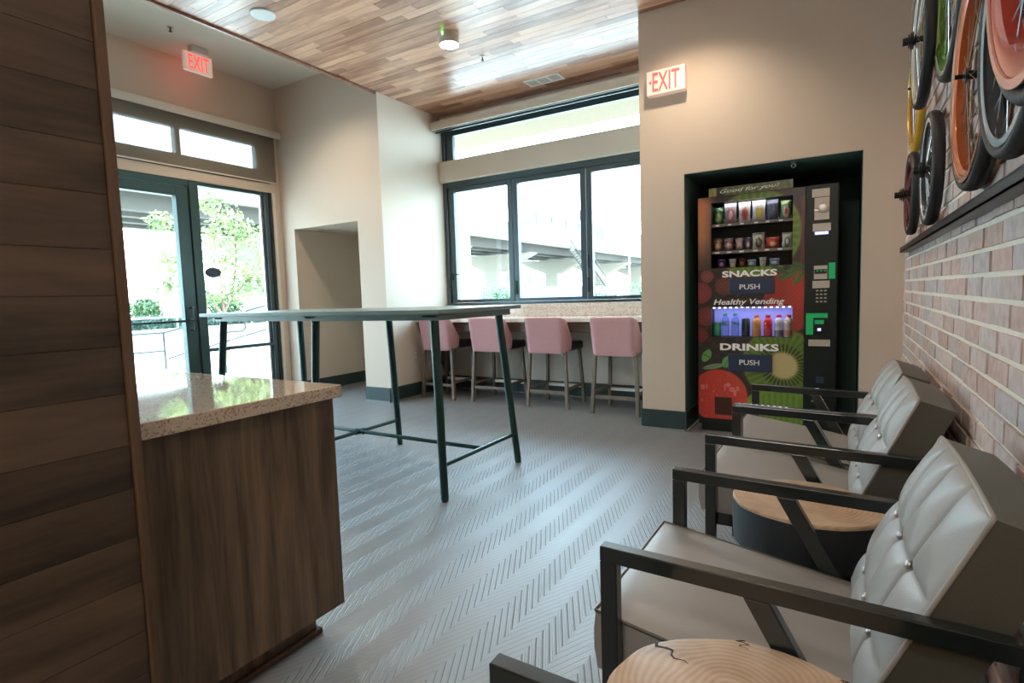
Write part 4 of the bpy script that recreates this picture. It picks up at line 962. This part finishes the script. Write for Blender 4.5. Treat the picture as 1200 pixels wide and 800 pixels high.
bag(-0.658, T1, 0.056, 0.090, ((70, 62, 92), (140, 120, 150), (232, 226, 150)), 'purple and yellow snack bag left of the cream bag on the middle tray')
bag(-0.583, T1, 0.088, 0.118, ((206, 202, 190), (88, 82, 68), (150, 134, 92)), 'cream snack bag with a dark printed middle, tallest on the middle tray')
bag(-0.485, T1, 0.094, 0.078, ((172, 52, 42), (206, 96, 66), (226, 216, 160)), 'red snack bag lying wide on the middle tray')
bag(-0.385, T1, 0.070, 0.105, ((190, 196, 190), (120, 140, 120), (222, 222, 214)), 'grey and white snack bag, rightmost on the middle tray')
T2 = TR[2]+0.003
bag(-0.855, T2, 0.060, 0.060, ((96, 70, 120), (150, 110, 168), (196, 166, 196)), 'small purple snack bag, left on the bottom tray')
bag(-0.700, T2, 0.050, 0.058, ((120, 62, 52), (156, 82, 66), (176, 110, 86)), 'small brown-red snack bag at the middle of the bottom tray')
bag(-0.630, T2, 0.062, 0.045, ((150, 170, 176), (190, 204, 208), (214, 222, 226)), 'small pale blue snack bag left of the cup on the bottom tray')
bag(-0.470, T2, 0.070, 0.045, ((150, 162, 190), (196, 204, 220), (226, 230, 238)), 'small light blue snack bag right of the cup on the bottom tray')
for (x, lab) in ((-0.770, 'pale printed snack cup, left cup on the bottom tray'), (-0.552, 'cream snack cup with pink print, right cup on the bottom tray')):
    r = empty('snack_cup', (x, VY+0.08, T2)); tag(r, lab, 'cup', 'snack cups in the vending machine')
    MB().lathe([(0.019, 0), (0.026, 0.058), (0.026, 0.06)], n=20).build('cup', bag_mat('cup_print', (210, 204, 186), (190, 160, 140), (222, 216, 200)), r, smooth='angle'); MB().lathe([(0.028, 0.0605), (0.028, 0.065), (0.024, 0.0665)], n=20).build('lid', M['offwhite'], r, smooth='angle')

# ------------------------------------------------------------------ drinks
def bottle(x, kind, body, cap, band, lab, h=0.18):
    z = GD[2]+0.0005; r = empty('bottle' if kind != 'can' else 'drink_can', (x, VY+0.075, z)); tag(r, lab, 'bottle' if kind != 'can' else 'can', 'drinks in the lit window of the machine')
    R = 0.031
    if kind == 'can':
        MB().lathe([(0.024, 0), (R, 0.008), (R, h-0.012), (0.025, h-0.002), (0.025, h)], n=24).build('can_body', body, r, smooth='angle'); MB().lathe([(0.024, h+0.0003), (0.024, h+0.002)], n=24).build('can_lid', M['steel'], r)
        return
    if kind == 'water': pr = [(0.026, 0), (0.029, 0.006), (0.029, 0.05), (0.0265, 0.07), (0.029, 0.09), (0.029, 0.125), (0.022, 0.148), (0.0115, 0.163), (0.0115, 0.170)]
    else: pr = [(0.028, 0), (0.031, 0.006), (0.031, 0.055), (0.0275, 0.068), (0.031, 0.085), (0.031, 0.115), (0.024, 0.138), (0.016, 0.148), (0.016, 0.156)]
    MB().lathe(pr, n=24).build('bottle_body', body, r, smooth='angle')
    t = pr[-1][1]; cr = pr[-1][0]+0.003
    MB().lathe([(cr, t-0.006), (cr, t+0.011), (cr-0.003, t+0.013)], n=20).build('cap', cap, r, smooth='angle')
    if kind == 'water': MB().lathe([(0.0297, 0.088), (0.0297, 0.118)], n=24).build('label_band', band, r, smooth='angle')
    else: MB().lathe([(0.0317, 0.008), (0.0317, 0.053)], n=24).build('label_band', band, r, smooth='angle')
pm = lambda n, c, rg=0.25, **k: mat(n, c, rg, noise=0.05, **k)
wb_ = glass_mat('clear_bottle', (0.80, 0.88, 0.95), 0.12)
bottle(-0.887, 'can', pm('green_white_can', (72, 160, 112)), None, None, 'short green and white can, leftmost in the lit drink window', h=0.112)
bottle(-0.825, 'water', wb_, pm('green_cap', (30, 140, 110)), pm('blue_band', (120, 150, 196)), 'clear water bottle with green cap, next to the green can')
bottle(-0.750, 'water', wb_, pm('green_cap2', (30, 140, 110)), pm('blue_band2', (120, 150, 196)), 'clear water bottle with green cap, beside the dark can')
bottle(-0.672, 'can', pm('dark_can', (44, 56, 58)), None, None, 'dark slim can between the water and the orange bottle', h=0.142)
bottle(-0.593, 'juice', pm('orange_juice', (222, 150, 70)), pm('orange_cap', (206, 110, 60)), pm('orange_band', (206, 140, 84)), 'orange juice bottle with orange cap in the drink window')
bottle(-0.512, 'juice', pm('red_juice', (218, 56, 60)), pm('red_cap', (196, 56, 52)), pm('red_band', (190, 72, 84)), 'red juice bottle with red cap in the drink window')
bottle(-0.435, 'juice', pm('white_bottle', (206, 200, 202)), pm('pink_cap', (206, 52, 110)), pm('dark_print_band', (120, 118, 130)), 'white drink bottle with magenta cap in the drink window')
bottle(-0.370, 'juice', pm('peach_bottle', (216, 196, 176)), pm('coral_cap', (214, 84, 66)), pm('peach_band', (196, 140, 112)), 'cream and peach drink bottle, rightmost in the drink window')

# ================================================================== exit signs
e1 = empty('exit_sign', (0, 0, 0)); ye = 4.45
MB().box(-1.372, -1.075, ye, YW, 2.677, 2.862).build('housing', M['signface'], e1, bevel=0.006)
text('lettering', 'EXIT', M['red'], e1, -1.325, 2.70, -1.115, 2.842, 'Y', ye-0.0003, bold=0.01)
MB().prism([(-1.334, 2.79), (-1.334, 2.755), (-1.355, 2.7725)], 'Y', ye-0.002, ye-0.0002).build('arrow', M['red'], e1)
tag(rebase(e1, (-1.22, YW, 2.677)), 'white EXIT sign with red letters on the beige wall above the stools', 'sign')
e2 = empty('exit_sign', (0, 0, 0)); xe = -5.62
MB().box(xe-0.04, xe, 3.245, 3.53, 3.475, 3.66).build('housing', M['signface'], e2, bevel=0.006)
MB().box(xe-0.045, xe+0.03, 3.31, 3.47, 3.6605, ZG-0.0003).build('canopy', M['offwhite'], e2, bevel=0.004)
text('lettering', 'EXIT', M['red'], e2, 3.285, 3.498, 3.495, 3.638, 'X', xe+0.0003, bold=0.01)
tag(rebase(e2, (xe, 3.39, ZG)), 'white EXIT sign with red letters hung from the grey ceiling near the door', 'sign')
lamp('exit_glow', 'AREA', (xe-0.05, 3.39, 3.55), 0.22, (1.0, 0.12, 0.08), size=0.25, size_y=0.14, rot=(0, math.radians(90), 0))

# ================================================================== ceiling fittings
def disc(name, x, y, z, r, h, m, parent=None): return MB().lathe([(r, 0), (r, -h*0.6), (r*0.96, -h)], (x, y, z), n=40).build(name, m, parent, smooth='angle')
s = disc('ceiling_speaker', 0, 0, 0, 0.093, 0.012, M['white']); s.location = (-3.85, 2.855, ZC-0.0016)
for t in range(1): pass
tag(s, 'round white flush speaker in the wooden ceiling at left', 'speaker')
dl = empty('drum_light', (-2.895, 3.93, ZC-0.0016)); tag(dl, 'small lit drum ceiling light with green indicator on the boards', 'ceiling light')
MB().lathe([(0.088, 0), (0.088, -0.04)], n=36).build('mount', M['offwhite'], dl, smooth='angle'); MB().lathe([(0.085, -0.0405), (0.082, -0.085)], n=36).build('drum', M['offwhite'], dl, smooth='angle')
MB().lathe([(0.078, -0.0855), (0.078, -0.088), (0.06, -0.090)], n=36).build('lens', M['lightdisc'], dl, smooth='angle')
for k in range(2): MB().box(-0.006, 0.006, -0.093, -0.088, -0.018-0.014*k, -0.008-0.014*k).build('status_led', M['grnled'], dl)
dl.children[0].location = (0, 0, 0)
lamp('drum_light_lamp', 'SPOT', (-2.895, 3.93, ZC-0.12), 28, WARM, size=0.07, spot=math.radians(150))
sp = empty('sprinkler', (-2.525, 4.50, ZC-0.0016)); tag(sp, 'small dark sprinkler head in the wooden ceiling near the drum light', 'sprinkler')
def sprink(r):
    MB().lathe([(0.028, 0), (0.028, -0.003), (0.012, -0.006)], n=20).build('escutcheon', M['steel'], r, smooth='angle')
    MB().tube([(0, 0, -0.004), (0, 0, -0.035)], 0.006, 8).build('body', M['darksteel'], r); MB().lathe([(0.016, -0.035), (0.016, -0.038)], n=12).build('deflector', M['darksteel'], r)
sp.location = (-2.905, 4.45, ZC-0.0016); sprink(sp)
s2 = empty('sprinkler', (-5.42, 3.02, ZG)); tag(s2, 'small steel sprinkler head in the grey ceiling left of the exit sign', 'sprinkler'); sprink(s2)
vt = empty('air_vent', (0, 0, 0)); V0 = (-2.93, 5.12); vx0, vx1, vy0, vy1 = -2.90, -2.50, 5.19, 5.37; z = ZC-0.0016
f = MB(); f.box(vx0, vx1, vy0, vy0+0.02, z-0.006, z); f.box(vx0, vx1, vy1-0.02, vy1, z-0.006, z)
for x in (vx0, vx0+0.126, vx0+0.252, vx1-0.022): f.box(x, x+0.022, vy0+0.02, vy1-0.02, z-0.006, z)
f.build('vent_frame', M['white'], vt); box('vent_back', M['trayin'], vx0+0.01, vx1-0.01, vy0+0.01, vy1-0.01, z-0.0012, z-0.0002, vt)
for k in range(3):
    for j in range(9):
        x = vx0+0.024+k*0.126+j*0.0115; MB().bar((x+0.003, vy0+0.021, z-0.004), (x+0.003, vy1-0.021, z-0.004), 0.001, 0.0055, up=(0.6, 0, 0.8)).build('vent_slat', M['white'], vt)
tag(rebase(vt, (-2.7, 5.28, z)), 'white rectangular air vent in the boards near the bay window', 'vent')
def downlight(x, y, z, lab, e=60, spot=120):
    r = empty('downlight', (x, y, z)); tag(r, lab, 'ceiling light')
    MB().lathe([(0.062, 0), (0.062, -0.003), (0.05, -0.004)], n=28).build('trim_ring', M['white'], r, smooth='angle'); MB().lathe([(0.046, -0.0045), (0.046, -0.0055)], n=28).build('lens', M['lightdisc'], r)
    lamp('downlight_lamp', 'SPOT', (x, y, z-0.03), e, WARM, size=0.05, spot=math.radians(spot), blend=0.8)
downlight(-4.75, 3.55, ZG, 'lit round downlight in the grey ceiling beside the board edge', 75, 130)
downlight(-1.02, 3.95, ZC-0.0016, 'round downlight above the vending wall, just out of view', 55, 130)
downlight(-0.35, 2.2, ZC-0.0016, 'added fill downlight above the armchairs, out of view', 16, 140)  # this and the next two are unseen, added to lift the room
downlight(-2.9, 1.6, ZC-0.0016, 'added fill downlight above the near end of the high table, out of view', 30, 140)
downlight(-0.6, 0.2, ZC-0.0016, 'added fill downlight above the nearest armchair, out of view', 8, 140)
# unseen fill panels added behind the camera to brighten the room
def fill_panel(x, y, e, lab):
    r = empty('fill_panel_light', (x, y, ZC-0.0016)); tag(r, lab, 'ceiling light')
    MB().box(-0.62, 0.62, -0.32, 0.32, -0.03, 0).build('housing', M['white'], r); MB().box(-0.59, 0.59, -0.29, 0.29, -0.033, -0.0305).build('diffuser', mat('fill_diffuser', (255, 250, 240), 0.5, emit=(255, 244, 226), es=2.0), r)
    lamp('fill_panel_lamp', 'AREA', (x, y, ZC-0.05), e, (1.0, 0.93, 0.84), size=1.2, size_y=0.6)
fill_panel(-0.55, -1.2, 18, 'added rectangular fill light behind the camera, nearer the counter')
fill_panel(-0.55, -2.7, 30, 'added rectangular fill light at the rear of the room')

# outlet
ou = empty('wall_outlet', (0, 0, 0)); MB().box(XL+0.0001, XL+0.006, 4.925, 4.99, 0.43, 0.545).build('cover_plate', M['offwhite'], ou, bevel=0.002)
for z in (0.465, 0.51): MB().box(XL+0.0061, XL+0.008, 4.942, 4.973, z-0.012, z+0.012).build('socket', M['white'], ou)
tag(rebase(ou, (XL, 4.957, 0.43)), 'beige wall outlet plate low on the bay side wall', 'outlet')

# ================================================================== bicycle wheels on the brick wall
def wheel(x, y, z, R, tw, c_rim, c_tyre, lab, nsp=28, hub=0.05, rimw=0.03, deep=0.02, spoke='steel', tilt=0.0, tyre=True, hubmat='darksteel', hubout=0.07, cog=False, smat=None, flank=None):
    r = empty('bicycle_wheel', (x, y, z)); tag(r, lab, 'wheel', 'bicycle wheels mounted on the brick wall')
    rm = mat('rim_paint', c_rim, 0.25, 0.35, noise=0.15, scale=14, coat=0.4); hw = rimw/2
    fm = mat('rim_edge_paint', flank or c_rim, 0.25, 0.4, noise=0.08, scale=14, coat=0.4)
    ro = R-(0.03 if tyre else 0)
    n = 96
    def ring(prof, nm, m):
        mb = MB(); k = len(prof)
        for a in range(n):
            t = 2*PI*a/n
            for (px, pr) in prof: mb.v.append((px, pr*math.cos(t), pr*math.sin(t)))
        for a in range(n):
            b = (a+1) % n
            for i in range(k):
                j = (i+1) % k; mb.f.append((a*k+i, a*k+j, b*k+j, b*k+i))
        return mb.build(nm, m, r, smooth='angle')
    ring([(-hw+0.002, ro), (-hw+0.002, ro-deep*0.6), (-hw*0.55, ro-deep), (hw*0.55, ro-deep), (hw, ro-deep*0.6), (hw, ro), (hw*0.8, ro), (hw*0.8, ro-deep*0.5), (-hw*0.8, ro-deep*0.5), (-hw*0.8, ro)], 'rim', rm)
    ring([(-hw-0.001, ro+0.002), (-hw-0.001, ro-0.012), (-hw+0.0015, ro-0.014), (-hw+0.0015, ro+0.002)], 'rim_edge', fm)
    if tyre:
        tm_ = M['tyre'] if c_tyre is None else mat('tyre_colour', c_tyre, 0.5, noise=0.12, scale=20)
        rc = (R+ro)/2-0.001; ex = min(tw/2, hw+0.004); ring([(ex*math.cos(t*2*PI/16), rc+(R-ro)/2*math.sin(t*2*PI/16)) for t in range(16)], 'tyre', tm_)
    hb_ = MB().tube([(-hubout, 0, 0), (-hubout*0.6, 0, 0), (-hubout*0.6, 0, 0)], 0.006, 10)
    hb_.lathe([(0.012, -hubout*0.62), (0.022, -hubout*0.55), (0.022, -hubout*0.5), (0.012, -hubout*0.45), (0.011, 0.02), (0.022, 0.026), (0.022, 0.031), (0.008, 0.034), (0.008, XB-x)], (0, 0, 0), 'X', 16)
    ho = hb_.build('hub', M[hubmat], r, smooth='angle')
    if cog:
        g = MB(); 
        for q in range(3): g.lathe([(0.036-q*0.004, -hubout*0.66-q*0.007), (0.036-q*0.004, -hubout*0.66-q*0.007-0.003)], (0, 0, 0), 'X', 14)
        g.lathe([(0.016, -hubout*0.62), (0.016, -hubout-0.02)], (0, 0, 0), 'X', 12); g.build('cog', M['blackp'], r, smooth='angle')
    me = None
    for k in range(nsp):
        t = 2*PI*k/nsp+0.05; sgn = 1 if k % 2 else -1; off = 0.9*(1 if (k//2) % 2 else -1)*0.5
        a = (sgn*hubout*0.42 if sgn < 0 else 0.026, 0.020*math.cos(t+off), 0.020*math.sin(t+off)); b = (0, (ro-deep)*math.cos(t), (ro-deep)*math.sin(t))
        MB().tube([a, b], 0.0011, 4, cap=False).build('spoke', smat or M['steel'], r)
    return r
BR = mat('bronze_spokes', (132, 108, 84), 0.4, 0.6)
wheel(0.262, 3.00, 2.175, 0.285, 0.045, (196, 190, 176), None, 'wheel with pale rim and black tyre at the top left of the group', rimw=0.034, cog=True, hubout=0.05, flank=(236, 232, 222))
wheel(0.302, 3.66, 2.16, 0.33, 0.034, (196, 150, 50), (206, 160, 44), 'wheel with yellow tyre and rim, at the far end of the group', rimw=0.034, hubout=0.04, flank=(214, 168, 56))
wheel(0.285, 3.56, 1.605, 0.21, 0.05, (96, 38, 40), None, 'wheel with dark red rim, lowest at the far end of the group', rimw=0.034, cog=True, hubout=0.055, smat=mat('red_spokes', (120, 60, 60), 0.4, 0.5), flank=(128, 60, 60))
wheel(0.296, 2.92, 1.617, 0.232, 0.05, (84, 88, 92), None, 'small wheel with silver rim and thick black tyre on the shelf', rimw=0.036, deep=0.012, cog=True, hubout=0.04, flank=(214, 222, 226))
wheel(0.305, 2.54, 2.19, 0.33, 0.05, (96, 140, 40), None, 'wheel with green rim behind the pale-rimmed wheel', rimw=0.040, deep=0.05, hubout=0.03, flank=(206, 212, 186))
wheel(0.298, 2.00, 1.71, 0.312, 0.045, (186, 92, 40), None, 'wheel with orange rim and black tyre standing on the shelf', rimw=0.044, deep=0.03, hubout=0.05, smat=BR, flank=(206, 150, 120))
wheel(0.270, 1.42, 1.655, 0.275, 0.046, (70, 74, 80), None, 'wheel with pale blue rim edge and long hub at right', rimw=0.034, deep=0.012, hubout=0.03, flank=(190, 208, 218))
wheel(0.218, 1.01, 1.685, 0.300, 0.03, (178, 62, 44), None, 'wheel with red rim, nearest and rightmost of the group', rimw=0.04, deep=0.045, hubout=0.02, flank=(214, 150, 136))
wheel(0.303, 1.76, 2.345, 0.33, 0.046, (120, 84, 60), None, 'wheel with brown rim, high in the group and mostly out of view', rimw=0.040, deep=0.03, hubout=0.03, smat=BR, flank=(150, 110, 84))
for (y, z) in ((2.30, 2.09), (2.95, 2.03)): pass

# ================================================================== outside
GZ = -0.30
struct(box('ground', M['pavement'], -60, 40, -30, 140, GZ-0.3, GZ), 'pale sunlit paving outside the building', 'ground')
struct(box('ground_landing', M['pavement'], -8.2, XD-T-0.001, -1.0, 6.5, GZ+0.001, -0.03), 'pale landing slab outside the glass door', 'ground')
struct(box('road', M['asphalt'], -22.5, -17.5, -30, 120, GZ-0.01, GZ+0.012), 'light asphalt road beyond the paving', 'road')
cu_ = MB().box(-17.5, -17.2, -30, 120, GZ, GZ+0.14); struct(cu_.build('kerb', M['concrete']), 'pale kerb along the road', 'kerb')
# canopy edge above the bay window
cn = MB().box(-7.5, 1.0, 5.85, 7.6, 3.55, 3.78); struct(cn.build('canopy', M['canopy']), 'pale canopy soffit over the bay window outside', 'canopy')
# handrails
def handrail(pts_post, name_lab, loc):
    r = empty('handrail', (0, 0, 0))
    for (p, q) in pts_post['posts']: MB().tube([p, q], 0.021, 10).build('post', M['darksteel'], r, smooth='angle')
    for k, pl_ in enumerate(pts_post['rails']): MB().tube(pl_, 0.019, 10).build('rail', M['darksteel'], r, smooth='angle')
    tag(rebase(r, loc), name_lab, 'handrail')
hx, hy = -13.39, 6.76; zt = 0.54; dx = Vector((0.10, 1.0, 0)).normalized()
P = lambda s, z: (hx+dx.x*s, hy+dx.y*s, z)
handrail({'posts': [((hx, hy, GZ), P(0, zt)), (P(2.6, GZ), P(2.6, 1.10))], 'rails': [
    [P(0, 0.13), P(-0.62, 0.13), P(-0.68, 0.17), P(-0.68, zt-0.05), P(-0.62, zt), P(0, zt), P(2.6, 1.10)], [P(0.05, -0.06), P(2.6, 0.48)]]},
    'dark steel handrail rising beside the steps, seen through the left door pane', (hx, hy, GZ))
hx2, hy2 = -11.2, 7.35
handrail({'posts': [((hx2, hy2-0.5, GZ), (hx2, hy2-0.5, 0.86))], 'rails': [[(hx2, hy2-0.5, 0.86), (hx2, hy2-0.06, 0.86), (hx2, hy2, 0.80), (hx2, hy2, 0.62), (hx2, hy2-0.06, 0.56), (hx2, hy2-0.5, 0.56)]]},
    'short looped steel handrail end just behind the door stile', (hx2, hy2, GZ))
r = empty('barrier', (0, 0, 0)); 
MB().tube([(-17.0, 6.6, 0.82), (-17.0, 11.5, 0.82)], 0.03, 8).build('rail', M['tray'], r)
for y in (6.7, 9.0, 11.4): MB().tube([(-17.0, y, GZ), (-17.0, y, 0.82)], 0.03, 8).build('post', M['tray'], r)
tag(rebase(r, (-17.0, 9, GZ)), 'low grey barrier rail by the road beyond the handrail', 'barrier')

# foliage helper
def leaves(name, m, parent, blobs, n, size, seed, inner=0.0):
    rg = np.random.RandomState(seed); V = []; F = []
    tot = sum(b[3] for b in blobs)
    for (c, R, sq, w_) in blobs:
        for _ in range(int(n*w_/tot)):
            d = rg.normal(size=3); d /= np.linalg.norm(d); rr = (rg.uniform(inner, 1))**0.6
            p = np.array(c)+d*rr*np.array((R, R, R*sq)); a = rg.normal(size=3); a /= np.linalg.norm(a); b = np.cross(a, rg.normal(size=3)); b /= np.linalg.norm(b)
            s = size*rg.uniform(0.6, 1.3); i = len(V)
            V += [tuple(p-a*s), tuple(p-b*s*0.45), tuple(p+a*s), tuple(p+b*s*0.45)]; F.append((i, i+1, i+2, i+3))
    me = bpy.data.meshes.new(name); me.from_pydata(V, [], F); me.materials.append(m); o = bpy.data.objects.new(name, me); COL.objects.link(o); o.parent = parent; return o
tx, ty = -14.1, 8.7
tr_ = empty('young_tree', (tx, ty, GZ)); tag(tr_, 'young tree with pale green leaves outside the glass door', 'tree')
t = MB(); t.tube([(0, 0, 0), (0.02, -0.02, 0.6), (0.0, -0.05, 1.2)], [0.07, 0.055, 0.05], 10)
t.tube([(0.0, -0.05, 1.15), (0.0, -0.55, 1.9), (0, -0.9, 2.9)], [0.04, 0.03, 0.012], 8); t.tube([(0.0, -0.05, 1.15), (0.0, 0.30, 1.9), (0, 0.45, 2.8), (0, 0.4, 3.7)], [0.045, 0.035, 0.025, 0.01], 8)
t.tube([(0.0, 0.1, 1.5), (0.0, 0.75, 2.1), (0, 1.1, 2.9)], [0.03, 0.022, 0.01], 8); t.tube([(0.0, -0.02, 1.2), (0.1, -0.1, 2.0), (0.2, -0.2, 3.3)], [0.035, 0.025, 0.01], 8)
t.build('trunk', M['trunk'], tr_, smooth='angle')
bl = [((0, -1.35, 1.9), 0.42, 1.1, 5), ((0, -1.05, 2.55), 0.4, 0.9, 5), ((0.1, -1.5, 2.5), 0.3, 1.0, 2.5), ((0, -1.45, 3.45), 0.36, 0.8, 3.2), ((0, -0.55, 1.75), 0.5, 0.8, 6), ((0, 0.2, 3.6), 0.5, 1.2, 6), ((0.1, 0.7, 3.3), 0.5, 0.9, 6), ((0, 0.1, 2.6), 0.55, 0.9, 7), ((0, 0.75, 2.2), 0.55, 0.9, 7), ((0, 0.35, 1.75), 0.55, 0.7, 6), ((0, 1.35, 2.7), 0.36, 1.1, 3), ((0, 1.55, 3.5), 0.34, 0.8, 2), ((0, -0.25, 4.0), 0.35, 0.9, 2.5), ((0, -0.3, 3.1), 0.4, 0.9, 3), ((0, 1.35, 1.95), 0.4, 0.8, 4)]
leaves('foliage', M['leaf'], tr_, bl, 4200, 0.064, 5)
# hedge far off: clipped block made of leaves over a core
hg = empty('hedge', (-24.5, 14, GZ)); tag(hg, 'long clipped green hedge beyond the road', 'hedge')
MB().box(-0.4, 0.4, -14, 14, 0, 0.95).build('hedge_core', M['hedge'], hg)
rg = np.random.RandomState(3); V = []; F = []
for _ in range(9000):
    y = rg.uniform(-14.1, 14.1); f_ = rg.uniform() < 0.75; p = np.array((0.42+rg.uniform(0, .1), y, rg.uniform(0, 1.0))) if f_ else np.array((rg.uniform(-.45, .5), y, 0.96+rg.uniform(0, .08)))
    a = rg.normal(size=3); a /= np.linalg.norm(a); b_ = np.cross(a, rg.normal(size=3)); b_ /= np.linalg.norm(b_); s = 0.09; i = len(V)
    V += [tuple(p-a*s), tuple(p-b_*s*.5), tuple(p+a*s), tuple(p+b_*s*.5)]; F.append((i, i+1, i+2, i+3))
me = bpy.data.meshes.new('foliage'); me.from_pydata(V, [], F); me.materials.append(M['hedge']); o = bpy.data.objects.new('foliage', me); COL.objects.link(o); o.parent = hg
struct(box('low_wall', M['concrete'], -23.2, -22.9, -5, 30, GZ, GZ+0.55), 'low pale wall in front of the hedge', 'wall')
# distant trees behind the hedge
for k, (x, y, R_, z) in enumerate([(-48, 20, 1.7, 0.6), (-50, 24, 1.4, 0.5), (-47, 29, 1.6, 0.6)]):
    q = empty('distant_tree', (x, y, GZ)); tag(q, ['hazy round tree beyond the hedge, left', 'smaller hazy tree beyond the hedge, middle', 'hazy round tree beyond the hedge, right'][k], 'tree', 'trees beyond the hedge')
    MB().tube([(0, 0, 0), (0, 0, z+0.5)], 0.15, 8).build('trunk', M['trunk'], q); leaves('foliage', M['shrub'], q, [((0, 0, z+R_*0.5), R_, 0.7, 1)], 900, 0.22, k+20)

# viaduct
vd = empty('rail_viaduct', (0, 0, 0)); tag(vd, 'long pale concrete elevated viaduct on flared columns', 'viaduct')
VXN, VXF = -31.0, -43.0
box('deck', M['concrete'], VXF, VXN-0.02, -30, 130, 7.7, 8.2, vd)
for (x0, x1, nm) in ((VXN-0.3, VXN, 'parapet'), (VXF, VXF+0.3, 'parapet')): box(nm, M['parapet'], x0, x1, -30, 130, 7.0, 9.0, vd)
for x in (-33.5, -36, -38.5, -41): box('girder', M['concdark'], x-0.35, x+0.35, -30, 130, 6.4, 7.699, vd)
ccol = None
for y in (-14, 6.0, 26, 44.5, 58, 74, 92, 112):
    q = MB(); q.prism([(-1.0, 0), (1.0, 0), (1.0, 4.4), (5.4, 6.3), (5.4, 6.39), (-5.4, 6.39), (-5.4, 6.3), (-1.0, 4.4)], 'Y', -0.9, 0.9)
    if ccol is None: ccol = q.build('column', M['concrete'], vd); c = ccol
    else: c = ccol.copy(); COL.objects.link(c); c.parent = vd
    c.location = (-37, y, GZ)
# catenary masts on the deck
for y in (30, 48, 66, 84, 102):
    MB().tube([(-37, y, 8.2), (-37, y, 14.5)], 0.12, 8).build('mast', M['farglass'], vd)
    MB().tube([(-37, y, 13.2), (-34.5, y, 13.9)], 0.06, 6).build('mast_arm', M['farglass'], vd)
for z in (13.2, 14.2): MB().tube([(-34.6, y_, z+0.4*math.cos((y_-30)/18*2*PI)) for y_ in range(20, 121, 3)], 0.04, 5).build('overhead_wire', M['farglass'], vd)
MB().tube([(-35.5, y_, 11.0) for y_ in (60, 120)], 0.06, 5)
rebase(vd, (-37, 50, GZ))
# parked train on the deck
tn = empty('train', (0, 0, 0)); tag(tn, 'pale rail car standing on the viaduct seen through the middle pane', 'train')
def arch(y0, y1):
    return MB().prism([(-35.6, 8.5), (-32.9, 8.5), (-32.8, 9.6), (-32.9, 11.2), (-33.3, 11.7), (-35.2, 11.7), (-35.6, 11.2), (-35.7, 9.6)], 'Y', y0, y1)
for (y0, y1) in ((59.5, 77.0), (84.0, 104)):
    cr = arch(y0, y1).build('car_body', M['farwall'], tn, smooth=False)
    k = y0+1.6
    while k < y1-1.5:
        box('car_window', M['farglass'], -32.86, -32.78, k, k+1.3, 9.8, 11.0, cr); k += 4.3
    bx_ = box('bogies', M['darksteel'], -35.2, -33.2, y0+2, y1-2, 8.2005, 8.4995, cr)
rebase(tn, (-34.2, 75, 8.2005))
# buildings, stairs, fence and shrubs below the viaduct
for k, (x, y, w_, d_, h, lab) in enumerate([(-60, 58, 10, 16, 9.0, 'pale low building beyond the viaduct, left'), (-64, 96, 14, 20, 13.0, 'pale taller building beyond the viaduct, right')]):
    q = empty('far_building', (x, y, GZ)); tag(q, lab, 'building', 'buildings beyond the viaduct')
    bo = MB().box(-w_/2, w_/2, -d_/2, d_/2, 0, h).build('walls', M['farwall'], q)
    for j in range(4):
        for i in range(int(h//3)): box('window', M['farglass'], w_/2, w_/2+0.05, -d_/2+1.5+j*d_/4, -d_/2+1.5+j*d_/4+1.6, 1+i*3, 2.6+i*3, q)
sr = empty('station_stairs', (0, 0, 0)); tag(sr, 'steel stair flight climbing to the viaduct deck', 'stairs')
for s_ in (0, 1):
    x = -28.9
    MB().bar((x-s_*1.6, 78, GZ+0.2), (x-s_*1.6, 66, 6.9), 0.2, 0.7, up=(0, 0, 1)).build('stringer', M['concdark'], sr); MB().bar((x-s_*1.6, 78, GZ+1.4), (x-s_*1.6, 66, 8.0), 0.08, 0.08).build('stair_rail', M['darksteel'], sr)
for k in range(24): box('tread', M['concdark'], -30.4, -29.0, 78-k*0.5-0.25, 78-k*0.5+0.1, GZ+0.25+k*0.285, GZ+0.3+k*0.285, sr)
rebase(sr, (-29.7, 72, GZ))
fn_ = empty('panel_fence', (0, 0, 0)); tag(fn_, 'pale blue site fence standing under the viaduct', 'fence')
for k in range(16):
    box('fence_panel', M['paint_blue'], -28.06, -28.0, 34+k*2.6, 36.5+k*2.6, GZ+0.05, GZ+2.3, fn_); box('fence_post', M['farglass'], -28.08, -27.98, 36.5+k*2.6, 36.6+k*2.6, GZ, GZ+2.4, fn_)
rebase(fn_, (-28, 55, GZ))
for k, (x, y, R_, z, lab) in enumerate([(-14.0, 44, 1.6, 0.6, 'leafy green shrub low in the right window pane'), (-11.0, 40, 1.7, 0.9, 'bright green shrub at the lower right of the window'), (-19, 47, 1.2, 0.3, 'small green shrub low in the middle window pane'), (-24.5, 38.5, 1.4, 0.9, 'dim green shrub low in the left window pane'), (-12.0, 55, 2.4, 1.6, 'taller green shrub behind the right window pane')]):
    q = empty('shrub', (x, y, GZ)); tag(q, lab, 'shrub', 'shrubs beyond the bay window')
    MB().tube([(0, 0, 0), (0, 0, z+0.3)], 0.05, 6).build('stem', M['trunk'], q); leaves('foliage', M['shrub'], q, [((0, 0, z+R_*0.4), R_, 0.7, 1), ((R_*.7, .2, z+R_*0.2), R_*.7, .7, .5)], 900, 0.13, k+40)
lp = MB(); lp.tube([(-17.2, 50, GZ), (-17.2, 50, 11)], 0.1, 8); q = empty('street_pole', (0, 0, 0)); lp.build('pole', M['tray'], q); MB().tube([(-17.2, 50, 10.9), (-15.6, 50, 11.2)], 0.05, 6).build('lamp_arm', M['tray'], q)
tag(rebase(q, (-17.2, 50, GZ)), 'slim pale street pole seen through the right window pane', 'pole')
